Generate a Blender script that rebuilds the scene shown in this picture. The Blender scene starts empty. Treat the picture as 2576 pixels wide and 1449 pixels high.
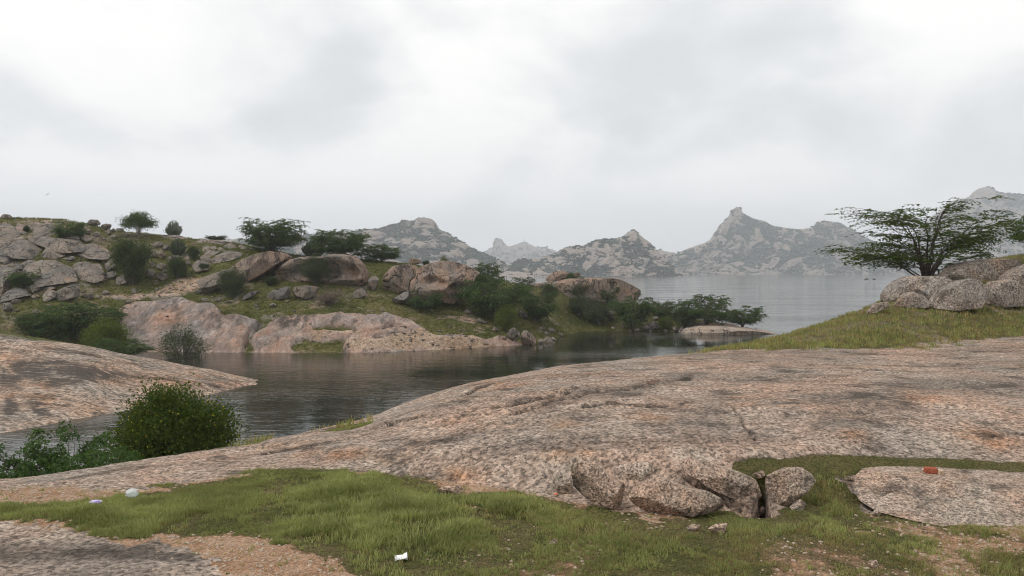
import bpy, bmesh, math, random, copy
import numpy as np
from math import radians

# ---------------------------------------------------------------- camera, sky, sun, exposure
F, CX, HY, EYE = 1983.0, 1288.0, 683.0, 9.0      # focal length and layout of the photograph in 2576 px units
sc = bpy.context.scene
col = sc.collection
sc.render.engine = 'CYCLES'
sc.cycles.use_denoising = True
sc.cycles.filter_width = 1.0
sc.cycles.max_bounces = 6
sc.cycles.diffuse_bounces = 3
sc.cycles.glossy_bounces = 2
sc.cycles.transmission_bounces = 3
sc.cycles.volume_bounces = 1
sc.cycles.transparent_max_bounces = 6
sc.cycles.use_adaptive_sampling = True
sc.cycles.adaptive_threshold = 0.02
cam_d = bpy.data.cameras.new('camera')
cam = bpy.data.objects.new('camera', cam_d)
col.objects.link(cam)
cam.location = (0, 0, EYE)
cam.rotation_euler = (radians(90), 0, 0)
cam_d.sensor_width = 36.0
cam_d.lens = 36.0 * F / 2576.0
cam_d.shift_y = -(724.5 - HY) / 2576.0
cam_d.clip_start = 0.1
cam_d.clip_end = 30000
sc.camera = cam

SUN_EL, SUN_AZ = 52.0, -118.0                    # azimuth clockwise from +Y (view direction)
sun_d = bpy.data.lights.new('sun', 'SUN')
sun_d.energy = 1.5
sun_d.angle = radians(14)
sun_d.color = (1.0, 0.95, 0.88)
sun = bpy.data.objects.new('sun', sun_d)
col.objects.link(sun)
sun.location = (-60, -40, 120)
sun.rotation_euler = (radians(90 - SUN_EL), 0, radians(-SUN_AZ) + math.pi)

w = bpy.data.worlds.new('World')
sc.world = w
w.use_nodes = True
wt = w.node_tree
wt.nodes.clear()


def wn(kind, **kw):
    n = wt.nodes.new(kind)
    for k, v in kw.items():
        setattr(n, k, v)
    return n


w_out = wn('ShaderNodeOutputWorld')
w_bg = wn('ShaderNodeBackground')
w_bg.inputs['Strength'].default_value = 0.1
w_sky = wn('ShaderNodeTexSky', sky_type='NISHITA', sun_disc=False)
w_sky.sun_elevation = radians(SUN_EL)
w_sky.sun_rotation = radians(SUN_AZ)
w_tc = wn('ShaderNodeTexCoord')
w_sep = wn('ShaderNodeSeparateXYZ')
wt.links.new(w_tc.outputs['Generated'], w_sep.inputs[0])
w_z = wn('ShaderNodeMath', operation='MAXIMUM')
wt.links.new(w_sep.outputs['Z'], w_z.inputs[0]); w_z.inputs[1].default_value = 0.0
w_za = wn('ShaderNodeMath', operation='ADD')
wt.links.new(w_z.outputs[0], w_za.inputs[0]); w_za.inputs[1].default_value = 0.42
w_comb = wn('ShaderNodeCombineXYZ')
for i, ax in enumerate('XY'):
    d = wn('ShaderNodeMath', operation='DIVIDE')
    wt.links.new(w_sep.outputs[ax], d.inputs[0]); wt.links.new(w_za.outputs[0], d.inputs[1])
    wt.links.new(d.outputs[0], w_comb.inputs[i])
w_map = wn('ShaderNodeMapping')
w_map.inputs['Location'].default_value = (3.1, 5.1, 0.0)
wt.links.new(w_comb.outputs[0], w_map.inputs[0])
w_n1 = wn('ShaderNodeTexNoise')
w_n1.inputs['Scale'].default_value = 1.9
w_n1.inputs['Detail'].default_value = 6
w_n1.inputs['Roughness'].default_value = 0.5
w_n1.inputs['Distortion'].default_value = 0.25
wt.links.new(w_map.outputs[0], w_n1.inputs['Vector'])
w_ramp = wn('ShaderNodeValToRGB')
w_ramp.color_ramp.interpolation = 'EASE'
w_ramp.color_ramp.elements[0].position = 0.43
w_ramp.color_ramp.elements[0].color = (9.9, 9.7, 9.4, 1)
w_ramp.color_ramp.elements[1].position = 0.70
w_ramp.color_ramp.elements[1].color = (6.6, 6.8, 6.9, 1)
wt.links.new(w_n1.outputs['Fac'], w_ramp.inputs[0])
w_mix = wn('ShaderNodeMixRGB')
w_mix.inputs[0].default_value = 0.95             # cloud cover
wt.links.new(w_sky.outputs[0], w_mix.inputs[1])
w_mr = wn('ShaderNodeMapRange')                  # distant cloud decks merge into an even grey towards the horizon
w_mr.inputs['From Min'].default_value = 0.0
w_mr.inputs['From Max'].default_value = 0.17
wt.links.new(w_z.outputs[0], w_mr.inputs['Value'])
w_low = wn('ShaderNodeMixRGB')
w_low.inputs[1].default_value = (10.0, 9.85, 9.75, 1)
wt.links.new(w_mr.outputs[0], w_low.inputs[0])
wt.links.new(w_ramp.outputs[0], w_low.inputs[2])
wt.links.new(w_low.outputs[0], w_mix.inputs[2])
wt.links.new(w_mix.outputs[0], w_bg.inputs['Color'])
wt.links.new(w_bg.outputs[0], w_out.inputs['Surface'])

sc.view_settings.view_transform = 'Standard'
sc.view_settings.look = 'None'
sc.view_settings.exposure = 0.28
sc.view_settings.gamma = 1.0
sc.view_settings.use_curve_mapping = False

# ---------------------------------------------------------------- numeric helpers
def hash3(ix, iy, iz, seed):
    n = (ix * 374761393 + iy * 668265263 + iz * 2147483647 + seed * 1274126177) & 0xFFFFFFFF
    n = ((n ^ (n >> 13)) * 1274126177) & 0xFFFFFFFF
    n = n ^ (n >> 16)
    return (n & 0xFFFF) / 32767.5 - 1.0


def vnoise(p, seed=0):
    """smooth value noise, -1..1, p is (N,3)"""
    i = np.floor(p).astype(np.int64)
    f = p - i
    u = f * f * f * (f * (f * 6 - 15) + 10)
    r = np.zeros(len(p))
    for dx in (0, 1):
        wx = u[:, 0] if dx else 1 - u[:, 0]
        for dy in (0, 1):
            wy = u[:, 1] if dy else 1 - u[:, 1]
            for dz in (0, 1):
                wz = u[:, 2] if dz else 1 - u[:, 2]
                r += wx * wy * wz * hash3(i[:, 0] + dx, i[:, 1] + dy, i[:, 2] + dz, seed)
    return r


def fbm(p, octv=4, seed=0, rough=0.5, ridge=False):
    a, s, r = 1.0, 0.0, np.zeros(len(p))
    q = p.copy()
    for o in range(octv):
        n = vnoise(q, seed + o * 17)
        if ridge:
            n = 1 - 2 * np.abs(n)
        r += a * n
        s += a
        a *= rough
        q = q * 2.03 + 11.7
    return r / s


def pchip(x, y, xi):
    """monotone cubic through y (n, ...) at x (n)"""
    x = np.asarray(x, float); y = np.asarray(y, float)
    sh = (-1,) + (1,) * (y.ndim - 1)
    h = np.diff(x).reshape(sh)
    d = np.diff(y, axis=0) / h
    m = np.zeros_like(y)
    m[1:-1] = np.where(d[:-1] * d[1:] > 0, 2 * d[:-1] * d[1:] / np.where(np.abs(d[:-1] + d[1:]) < 1e-12, 1, d[:-1] + d[1:]), 0)
    m[0] = d[0]; m[-1] = d[-1]
    k = np.clip(np.searchsorted(x, xi, side='right') - 1, 0, len(x) - 2)
    t = ((xi - x[k]) / (x[k + 1] - x[k])).reshape(sh)
    hk = (x[k + 1] - x[k]).reshape(sh)
    t2, t3 = t * t, t * t * t
    return (2 * t3 - 3 * t2 + 1) * y[k] + (t3 - 2 * t2 + t) * hk * m[k] + (-2 * t3 + 3 * t2) * y[k + 1] + (t3 - t2) * hk * m[k + 1]


def poly_sd(px, py, poly):
    """signed distance to a polygon, positive inside"""
    P = np.asarray(poly, float)
    Q = np.roll(P, -1, axis=0)
    best = np.full(px.shape, 1e18)
    inside = np.zeros(px.shape, bool)
    for (ax, ay), (bx, by) in zip(P, Q):
        ex, ey = bx - ax, by - ay
        t = np.clip(((px - ax) * ex + (py - ay) * ey) / (ex * ex + ey * ey + 1e-9), 0, 1)
        best = np.minimum(best, (px - ax - t * ex) ** 2 + (py - ay - t * ey) ** 2)
        if ay != by:
            c = ((ay > py) != (by > py)) & (px < (bx - ax) * (py - ay) / (by - ay) + ax)
            inside ^= c
    d = np.sqrt(best)
    return np.where(inside, d, -d)


def line_d(px, py, pts):
    best = np.full(px.shape, 1e18)
    for (ax, ay), (bx, by) in zip(pts[:-1], pts[1:]):
        ex, ey = bx - ax, by - ay
        t = np.clip(((px - ax) * ex + (py - ay) * ey) / (ex * ex + ey * ey + 1e-9), 0, 1)
        best = np.minimum(best, (px - ax - t * ex) ** 2 + (py - ay - t * ey) ** 2)
    return np.sqrt(best)


def sstep(a, b, x):
    t = np.clip((x - a) / (b - a), 0, 1)
    return t * t * (3 - 2 * t)


# the parts of the photograph that were measured enlarged: offset and scale into 2576 px units
ZOOM = {'Z1': (0, 472.8, .2480), 'Z2': (447.2, 511.1, .27338), 'Z3': (958.3, 613.3, .2480), 'Z4': (1405.6, 613.3, .2480),
        'Z5': (1916.7, 447.2, .30868), 'Z6': (830.6, 498.3, .22321), 'Z7': (1213.9, 498.3, .22321), 'Z8': (1597.2, 447.2, .2480),
        'Y1': (0, 766.7, .33072), 'Y2': (575, 894.5, .29762), 'Y3': (1277.8, 830.6, .27282), 'Y4': (1852.8, 766.7, .30868),
        'Y5': (0, 1181.9, .27282), 'Y6': (638.9, 1150, .27282), 'Y7': (1277.8, 1118.1, .29762), 'Y8': (1916.7, 1086.1, .25596),
        'V': (0, 0, 1)}


def V(z, pts):
    ox, oy, s = ZOOM[z]
    return [(ox + s * x, oy + s * y) for x, y in pts]


# ---------------------------------------------------------------- object helpers
def mesh_obj(name, verts, faces, mat=None, parent=None, smooth=True, loc=None, mesh=None):
    if mesh is None:
        mesh = make_mesh(name, verts, faces, mat, smooth)
    o = bpy.data.objects.new(name, mesh)
    col.objects.link(o)
    if loc is not None:
        o.location = loc
    if parent is not None:
        o.parent = parent
    return o


def make_mesh(name, verts, faces, mat=None, smooth=True):
    me = bpy.data.meshes.new(name)
    verts = np.asarray(verts, np.float32)
    if isinstance(faces, np.ndarray):
        k = faces.shape[1]
        me.vertices.add(len(verts)); me.vertices.foreach_set('co', verts.ravel())
        me.loops.add(faces.size); me.loops.foreach_set('vertex_index', faces.astype(np.int32).ravel())
        me.polygons.add(len(faces))
        me.polygons.foreach_set('loop_start', np.arange(0, faces.size, k, dtype=np.int32))
        me.polygons.foreach_set('loop_total', np.full(len(faces), k, np.int32))
        me.update(calc_edges=True)
    else:
        me.from_pydata(verts.tolist(), [], faces)
        me.update()
    if smooth:
        me.polygons.foreach_set('use_smooth', np.ones(len(me.polygons), bool))
    if mat:
        me.materials.append(mat)
    return me


def attr(me, name, vals):
    a = me.attributes.new(name, 'FLOAT', 'POINT')
    a.data.foreach_set('value', np.asarray(vals, np.float32))


def empty(name, loc, scale=(1, 1, 1), rz=0.0):
    o = bpy.data.objects.new(name, None)
    o.empty_display_size = 0.3
    o.location = loc; o.scale = scale; o.rotation_euler = (0, 0, rz)
    col.objects.link(o)
    return o


def tag(o, label=None, cat=None, group=None, kind=None):
    if label: o['label'] = label
    if cat: o['category'] = cat
    if group: o['group'] = group
    if kind: o['kind'] = kind
    return o


def grid_faces(ni, nj):
    i, j = np.meshgrid(np.arange(ni - 1), np.arange(nj - 1), indexing='ij')
    a = i * nj + j
    return np.stack([a, a + nj, a + nj + 1, a + 1], -1).reshape(-1, 4)


# ---------------------------------------------------------------- materials
class NT:
    def __init__(self, name):
        self.m = bpy.data.materials.new(name)
        self.m.use_nodes = True
        self.t = self.m.node_tree
        self.t.nodes.clear()
        self.out = self.t.nodes.new('ShaderNodeOutputMaterial')
        self.pos = self.n('ShaderNodeNewGeometry').outputs['Position']

    def n(self, kind, **kw):
        x = self.t.nodes.new(kind)
        for k, v in kw.items():
            setattr(x, k, v)
        return x

    def set(self, sock, v):
        if isinstance(v, bpy.types.NodeSocket):
            self.t.links.new(v, sock)
        elif isinstance(v, (tuple, list)) and len(v) == 3 and sock.type == 'RGBA':
            sock.default_value = (*v, 1)
        else:
            sock.default_value = v

    def scale(self, v, s, vec=None):
        m = self.n('ShaderNodeMapping')
        self.set(m.inputs['Vector'], vec if vec is not None else self.pos)
        m.inputs['Scale'].default_value = s if isinstance(s, tuple) else (s, s, s)
        if v: m.inputs['Rotation'].default_value = v
        return m.outputs[0]

    def noise(self, scale, detail=4, rough=0.55, vec=None, dist=0.0, color=False):
        x = self.n('ShaderNodeTexNoise')
        self.set(x.inputs['Vector'], vec if vec is not None else self.pos)
        x.inputs['Scale'].default_value = scale; x.inputs['Detail'].default_value = detail
        x.inputs['Roughness'].default_value = rough; x.inputs['Distortion'].default_value = dist
        return x.outputs['Color' if color else 'Fac']

    def voronoi(self, scale, feature='F1', out='Distance', vec=None, rnd=1.0):
        x = self.n('ShaderNodeTexVoronoi', feature=feature)
        self.set(x.inputs['Vector'], vec if vec is not None else self.pos)
        x.inputs['Scale'].default_value = scale
        x.inputs['Randomness'].default_value = rnd
        return x.outputs[out]

    def ramp(self, fac, stops, ease=False):
        r = self.n('ShaderNodeValToRGB')
        if ease: r.color_ramp.interpolation = 'EASE'
        e = r.color_ramp.elements
        while len(e) < len(stops): e.new(0.5)
        for k, (p, c) in enumerate(stops):
            e[k].position = p
            e[k].color = (*c, 1) if isinstance(c, (tuple, list)) else (c, c, c, 1)
        self.set(r.inputs[0], fac)
        return r.outputs[0]

    def mix(self, fac, a, b, mode='MIX'):
        x = self.n('ShaderNodeMixRGB', blend_type=mode)
        self.set(x.inputs[0], fac); self.set(x.inputs[1], a); self.set(x.inputs[2], b)
        return x.outputs[0]

    def math(self, op, a, b=0.0, clamp=False):
        x = self.n('ShaderNodeMath', operation=op, use_clamp=clamp)
        self.set(x.inputs[0], a); self.set(x.inputs[1], b)
        return x.outputs[0]

    def attr(self, name):
        return self.n('ShaderNodeAttribute', attribute_name=name).outputs['Fac']

    def bump(self, h, strength=0.5, dist=0.1, normal=None):
        b = self.n('ShaderNodeBump')
        b.inputs['Strength'].default_value = strength; b.inputs['Distance'].default_value = dist
        self.set(b.inputs['Height'], h)
        if normal is not None: self.set(b.inputs['Normal'], normal)
        return b.outputs[0]

    def principled(self, color, rough=0.9, normal=None, spec=0.25, **kw):
        p = self.n('ShaderNodeBsdfPrincipled')
        self.set(p.inputs['Base Color'], color); self.set(p.inputs['Roughness'], rough)
        p.inputs['Specular IOR Level'].default_value = spec
        if normal is not None: self.set(p.inputs['Normal'], normal)
        for k, v in kw.items(): self.set(p.inputs[k], v)
        return p.outputs[0]

    def done(self, shader):
        self.t.links.new(shader, self.out.inputs['Surface'])
        return self.m


def granite(N, big, grain, warm, cool, pale, dark, orange, streak=None, joints=1.0):
    """colour and height of a coarse granite: big = metres-scale blotches, grain = crystals per metre"""
    n1 = N.noise(big, 5, 0.6)
    n2 = N.noise(big * 2.7, 5, 0.62)
    c = N.mix(N.ramp(n1, [(0.38, 0), (0.62, 1)]), cool, warm)
    c = N.mix(N.ramp(n2, [(0.50, 0), (0.72, 0.75)]), c, pale)
    n3 = N.noise(big * 1.7, 6, 0.68, vec=N.scale((0.3, 0.2, 0.5), (1, 1, 1.0)))
    c = N.mix(N.ramp(n3, [(0.56, 0), (0.70, 0.65)]), c, orange)
    sv = N.scale(None, streak) if streak else N.pos
    n4 = N.noise(big * 2.1, 8, 0.7, vec=sv)
    dk = N.ramp(n4, [(0.52, 0), (0.64, 0.8)])
    c = N.mix(dk, c, dark)
    n6 = N.noise(big * 14, 5, 0.75, vec=sv)
    c = N.mix(1.0, c, N.ramp(n6, [(0.30, 0.50), (0.5, 1.0), (0.70, 1.28)]), 'MULTIPLY')
    cr = N.math('ABSOLUTE', N.math('SUBTRACT', N.noise(big * 1.3, 3, 0.5, dist=0.5), 0.5))
    crack = N.math('MULTIPLY', N.ramp(cr, [(0.0, 0.85), (0.006, 0.75), (0.013, 0.0)]), joints)
    c = N.mix(crack, c, (0.05, 0.046, 0.042))
    if grain:
        vc = N.voronoi(grain, out='Color')
        g = N.ramp(vc, [(0.0, 0.46), (0.45, 0.96), (1.0, 1.42)])
        c = N.mix(1.0, c, g, 'MULTIPLY')
        n5 = N.noise(grain * 0.85, 4, 0.65, vec=sv)
        c = N.mix(N.ramp(n5, [(0.50, 0), (0.60, 0.75)]), c, tuple(x * 0.9 for x in dark))
        h = N.math('ADD', n5, N.math('MULTIPLY', N.voronoi(grain), -0.5))
        h = N.math('ADD', h, N.math('MULTIPLY', n6, 0.6))
    else:
        h = N.math('ADD', N.math('ADD', n6, N.math('MULTIPLY', crack, -1.2)), N.math('MULTIPLY', n2, 2.0))
    return c, h


WARM, COOL, PALE = (0.39, 0.272, 0.205), (0.30, 0.250, 0.210), (0.445, 0.375, 0.31)
DARK, ORANGE = (0.066, 0.057, 0.050), (0.36, 0.225, 0.14)


def mat_ground(name, big, grain, soil_scale, turf_a, turf_b, streak=None, bump=0.5, bdist=0.05, tone=1.0, lich=14, lr=(0.44, 0.54), joints=0.0, bands=0.0, warm=None, cool=None, pale=None, orange=None, soil_a=(0.25, 0.145, 0.088), soil_b=(0.36, 0.245, 0.165)):
    N = NT(name)
    WARM, COOL, PALE = warm or globals()['WARM'], cool or globals()['COOL'], pale or globals()['PALE']
    k = lambda c: tuple(x * tone for x in c)
    rock, h = granite(N, big, grain, k(WARM), k(COOL), k(PALE), DARK, orange or ORANGE, streak, joints)
    rock = N.mix(N.math('MULTIPLY', N.attr('stain'), N.ramp(N.noise(big * 3, 5, 0.7), [(0.40, 0), (0.6, 0.75)])), rock, N.mix(1.0, rock, (1.08, 0.74, 0.50), 'MULTIPLY'))
    if bands:                                                # long dark run-off and lichen bands along the sheet
        bn = N.noise(1.0, 6, 0.62, vec=N.scale((0, 0, -0.22), (0.22, 0.95, 1.2)), dist=0.3)
        rock = N.mix(N.ramp(bn, [(0.52, 0), (0.62, bands)]), rock, N.mix(1.0, rock, (0.34, 0.33, 0.33), 'MULTIPLY'))
    sv_ = N.scale(None, streak) if streak else N.pos
    dn = N.math('MULTIPLY', N.attr('dark'), N.ramp(N.noise(big * lich, 7, 0.72, vec=sv_), [(lr[0], 0), (lr[1], 0.92)]))
    rock = N.mix(dn, rock, DARK)
    rock = N.mix(N.math('MULTIPLY', N.attr('crack'), N.ramp(N.noise(big * 9, 5, 0.7), [(0.40, 0), (0.52, 0.85)])), rock, (0.035, 0.03, 0.027))
    # gravelly earth
    vs = N.voronoi(soil_scale, out='Color')
    soil = N.mix(N.ramp(N.noise(soil_scale * 0.05, 5, 0.65), [(0.35, 0), (0.65, 1)]), soil_a, soil_b)
    soil = N.mix(1.0, soil, N.ramp(vs, [(0.0, 0.55), (0.5, 0.95), (1, 1.45)]), 'MULTIPLY')
    # short turf between the blades
    tn = N.noise(soil_scale * 0.02, 6, 0.7)
    tf = N.noise(soil_scale * 0.6, 4, 0.75)
    turf = N.mix(N.ramp(tn, [(0.40, 0), (0.62, 1)]), turf_a, turf_b)
    turf = N.mix(N.ramp(tf, [(0.36, 0.9), (0.60, 0.0)]), turf, tuple(x * 0.3 for x in turf_a))
    edge = N.noise(soil_scale * 0.12, 8, 0.8)
    gm = N.ramp(N.math('ADD', N.attr('turf'), N.math('MULTIPLY', N.math('SUBTRACT', edge, 0.5), 1.5)), [(0.36, 0), (0.66, 1)])
    sm = N.ramp(N.math('ADD', N.attr('soil'), N.math('MULTIPLY', N.math('SUBTRACT', edge, 0.5), 0.8)), [(0.42, 0), (0.58, 1)])
    c = N.mix(sm, rock, soil)
    c = N.mix(gm, c, turf)
    hh = N.math('ADD', h, N.math('MULTIPLY', gm, N.math('MULTIPLY', tf, 1.2)))
    return N.done(N.principled(c, 0.92, N.bump(hh, bump, bdist), 0.04))


M = {}
M['near'] = mat_ground('foreground_ground', 0.55, 26, 70, (0.095, 0.100, 0.036), (0.185, 0.150, 0.075), streak=(0.85, 1.0, 1.0), bump=0.9, bdist=0.03, tone=1.03, bands=0.42)
M['bank'] = mat_ground('bank_ground', 0.22, 0, 5.0, (0.080, 0.088, 0.028), (0.150, 0.132, 0.056), streak=(1.2, 0.5, 0.55), joints=0.3, bump=0.6, bdist=0.15, tone=1.04, lich=5, lr=(0.40, 0.54), warm=(0.335, 0.225, 0.175), cool=(0.215, 0.195, 0.188), pale=(0.40, 0.345, 0.305), orange=(0.30, 0.185, 0.135), soil_a=(0.23, 0.155, 0.105), soil_b=(0.35, 0.27, 0.205))
M['slab'] = mat_ground('slab_granite', 0.25, 7.0, 6.0, (0.075, 0.095, 0.03), (0.13, 0.125, 0.045), streak=(0.35, 1.1, 1.0), bump=0.7, bdist=0.12, tone=1.06, bands=0.6, lich=8, lr=(0.40, 0.50), warm=(0.36, 0.255, 0.19), cool=(0.27, 0.235, 0.20))


def mat_rock(name, big, grain, warm, cool, pale, bump=0.6, bdist=0.08, streak=(1, 1, 0.35), joints=1.0):
    N = NT(name)
    c, h = granite(N, big, grain, warm, cool, pale, DARK, ORANGE, streak, joints)
    return N.done(N.principled(c, 0.92, N.bump(h, bump, bdist), 0.05))


M['rock_near'] = mat_rock('granite_coarse', 1.1, 44, (0.46, 0.32, 0.24), (0.38, 0.31, 0.255), (0.56, 0.48, 0.40), 0.9, 0.03, (1, 1, 1), 0.0)
M['rock_right'] = mat_rock('granite_speckled', 0.8, 20, (0.36, 0.28, 0.225), (0.29, 0.265, 0.24), (0.46, 0.40, 0.34), 0.9, 0.06, (1, 1, 1), 0.0)
M['rock_grey'] = mat_rock('granite_grey', 0.35, 0, (0.25, 0.208, 0.17), (0.155, 0.145, 0.132), (0.30, 0.268, 0.23), 0.8, 0.25)
M['rock_pink'] = mat_rock('granite_pink', 0.30, 0, (0.30, 0.205, 0.15), (0.205, 0.18, 0.16), (0.36, 0.285, 0.23), 0.9, 0.3)
M['rock_dark'] = mat_rock('granite_dark', 0.35, 0, (0.22, 0.19, 0.165), (0.155, 0.15, 0.148), (0.26, 0.245, 0.23), 0.8, 0.25)


def mat_hill(name, tone=1.0):
    N = NT(name)
    k = lambda c: tuple(x * tone for x in c)
    n1 = N.noise(0.018, 5, 0.6)
    rock = N.mix(N.ramp(n1, [(0.4, 0), (0.6, 1)]), k((0.245, 0.212, 0.192)), k((0.275, 0.222, 0.188)))
    st = N.noise(0.05, 6, 0.7, vec=N.scale((0, 0, 0.4), (1.4, 1.0, 0.35)))
    rock = N.mix(N.ramp(st, [(0.52, 0), (0.66, 0.75)]), rock, (0.15, 0.14, 0.13))
    sc_ = N.noise(0.12, 5, 0.7)
    scrub = N.mix(sc_, (0.050, 0.058, 0.046), (0.098, 0.102, 0.080))
    f = N.math('ADD', N.attr('scrub'), N.math('MULTIPLY', N.math('SUBTRACT', N.noise(0.10, 6, 0.7), 0.5), 0.9))
    c = N.mix(N.ramp(f, [(0.44, 0), (0.54, 1)]), rock, scrub)
    h = N.math('ADD', N.noise(0.07, 7, 0.7), N.math('MULTIPLY', N.voronoi(0.06), 0.6))
    return N.done(N.principled(c, 0.95, N.bump(h, 0.9, 4.0), 0.1))


M['hill'] = mat_hill('hill_granite')
M['hill_rock'] = mat_rock('hill_rock_face', 0.035, 0, (0.285, 0.225, 0.188), (0.24, 0.208, 0.19), (0.32, 0.27, 0.235), 0.8, 2.5, (1.3, 1.0, 0.3))


def mat_leaf(name, a, b, trans=0.28, big=0.6):
    N = NT(name)
    rnd = N.n('ShaderNodeNewGeometry').outputs['Random Per Island']
    c = N.mix(rnd, a, b)
    c = N.mix(N.ramp(N.noise(big, 3, 0.6), [(0.35, 0.5), (0.65, 0.0)]), c, tuple(x * 0.62 for x in a))
    d = N.n('ShaderNodeBsdfDiffuse'); N.set(d.inputs[0], c)
    t = N.n('ShaderNodeBsdfTranslucent'); N.set(t.inputs[0], N.mix(1.0, c, (1.2, 1.35, 0.6), 'MULTIPLY'))
    m = N.n('ShaderNodeMixShader'); m.inputs[0].default_value = trans
    N.t.links.new(d.outputs[0], m.inputs[1]); N.t.links.new(t.outputs[0], m.inputs[2])
    return N.done(m.outputs[0])


def mat_plain(name, a, b, scale=4.0, rough=0.9, bump=0.3, bd=0.02, spec=0.2):
    N = NT(name)
    n = N.noise(scale, 5, 0.65)
    return N.done(N.principled(N.mix(N.ramp(n, [(0.35, 0), (0.65, 1)]), a, b), rough, N.bump(n, bump, bd), spec))


M['leaf_thorn'] = mat_leaf('thorn_leaf', (0.054, 0.085, 0.036), (0.105, 0.145, 0.058))
M['leaf_dark'] = mat_leaf('dark_leaf', (0.050, 0.070, 0.034), (0.090, 0.112, 0.052))
M['leaf_grey'] = mat_leaf('grey_leaf', (0.065, 0.080, 0.048), (0.105, 0.120, 0.070))
M['leaf_yellow'] = mat_leaf('yellow_leaf', (0.085, 0.115, 0.032), (0.155, 0.175, 0.055))
M['leaf_near'] = mat_leaf('near_bush_leaf', (0.045, 0.070, 0.018), (0.095, 0.125, 0.032), big=1.2)
M['leaf_fern'] = mat_leaf('fern_leaf', (0.050, 0.095, 0.032), (0.100, 0.155, 0.055), big=1.5)
M['leaf_hero'] = mat_leaf('hero_leaf', (0.052, 0.080, 0.026), (0.105, 0.135, 0.045), big=1.0)
M['flower'] = mat_leaf('yellow_flower', (0.55, 0.40, 0.03), (0.65, 0.52, 0.06))
M['stem_euph'] = mat_leaf('succulent_stem', (0.070, 0.095, 0.055), (0.110, 0.135, 0.085), trans=0.0)
M['stem_pale'] = mat_leaf('succulent_stem_pale', (0.13, 0.15, 0.11), (0.20, 0.22, 0.16), trans=0.0)
M['bark'] = mat_plain('thorn_bark', (0.055, 0.045, 0.037), (0.11, 0.095, 0.08), 9)
M['bark_pale'] = mat_plain('pale_bark', (0.17, 0.15, 0.13), (0.26, 0.235, 0.20), 9)
M['twig'] = mat_plain('dry_twig', (0.13, 0.10, 0.085), (0.20, 0.155, 0.13), 3)
M['grass'] = mat_leaf('grass_blade', (0.090, 0.118, 0.042), (0.36, 0.37, 0.15), trans=0.3, big=1.8)
M['grass_dry'] = mat_leaf('grass_dry', (0.13, 0.105, 0.045), (0.40, 0.32, 0.16), trans=0.3, big=0.9)
M['grass_bank'] = mat_leaf('bank_tuft', (0.085, 0.10, 0.030), (0.165, 0.160, 0.056), trans=0.2, big=0.2)
M['scrub'] = mat_leaf('hill_scrub', (0.038, 0.047, 0.034), (0.070, 0.080, 0.056), trans=0.0, big=0.02)
M['pebble'] = mat_plain('pebble', (0.24, 0.17, 0.12), (0.44, 0.36, 0.29), 30)
M['brick'] = mat_plain('fired_brick', (0.22, 0.055, 0.03), (0.34, 0.105, 0.06), 40, bump=0.6, bd=0.01)
M['brick_pale'] = mat_plain('mortared_brick', (0.34, 0.17, 0.08), (0.55, 0.46, 0.36), 18, bump=0.6, bd=0.01)
M['bird'] = mat_plain('bird_feather', (0.035, 0.03, 0.028), (0.07, 0.06, 0.055), 5)
M['mast'] = mat_plain('mast_metal', (0.30, 0.30, 0.31), (0.38, 0.38, 0.38), 1)
M['cup'] = mat_plain('white_paper', (0.72, 0.74, 0.74), (0.82, 0.83, 0.83), 30, 0.5, spec=0.4)
M['wrap'] = mat_plain('wrapper_foil', (0.30, 0.20, 0.62), (0.72, 0.66, 0.70), 26, 0.35, spec=0.6)
M['red'] = mat_plain('red_foil', (0.60, 0.05, 0.08), (0.75, 0.30, 0.12), 60, 0.35, spec=0.6)


def mat_bag():
    N = NT('clear_plastic')
    n = N.noise(40, 4, 0.7)
    b = N.principled((0.75, 0.80, 0.82), 0.18, N.bump(n, 0.8, 0.02), 0.6)
    t = N.n('ShaderNodeBsdfTransparent')
    m = N.n('ShaderNodeMixShader'); m.inputs[0].default_value = 0.45
    N.t.links.new(b, m.inputs[1]); N.t.links.new(t.outputs[0], m.inputs[2])
    return N.done(m.outputs[0])


M['bag'] = mat_bag()


def mat_water():
    N = NT('lake_water')
    v1 = N.scale((0, 0, 0.35), (0.55, 1.0, 1.0))
    rip = N.noise(1.5, 3, 0.6, vec=v1, dist=0.4)
    rip2 = N.noise(5.0, 2, 0.5, vec=v1)
    swell = N.noise(0.25, 2, 0.5, vec=v1)
    calm = N.ramp(N.noise(0.035, 4, 0.6, vec=N.scale((0, 0, 0.25), (0.5, 1.3, 1))), [(0.42, 0.25), (0.62, 2.2)])
    h = N.math('ADD', N.math('MULTIPLY', rip, 1.0), N.math('MULTIPLY', rip2, 0.25))
    sep = N.n('ShaderNodeSeparateXYZ'); N.set(sep.inputs[0], N.pos)
    mr = N.n('ShaderNodeMapRange'); N.set(mr.inputs['Value'], sep.outputs['Y'])
    for k_, v_ in (('From Min', 95.0), ('From Max', 160.0), ('To Min', 0.20), ('To Max', 1.0)): mr.inputs[k_].default_value = v_
    h = N.math('ADD', N.math('MULTIPLY', h, calm), N.math('MULTIPLY', swell, 0.5))
    h = N.math('MULTIPLY', h, mr.outputs[0])                  # the inlet is sheltered, the open lake is not
    nrm = N.bump(h, 0.42, 0.25)
    return N.done(N.principled((0.022, 0.023, 0.017), 0.05, nrm, 0.5, IOR=1.333))


M['water'] = mat_water()

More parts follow.
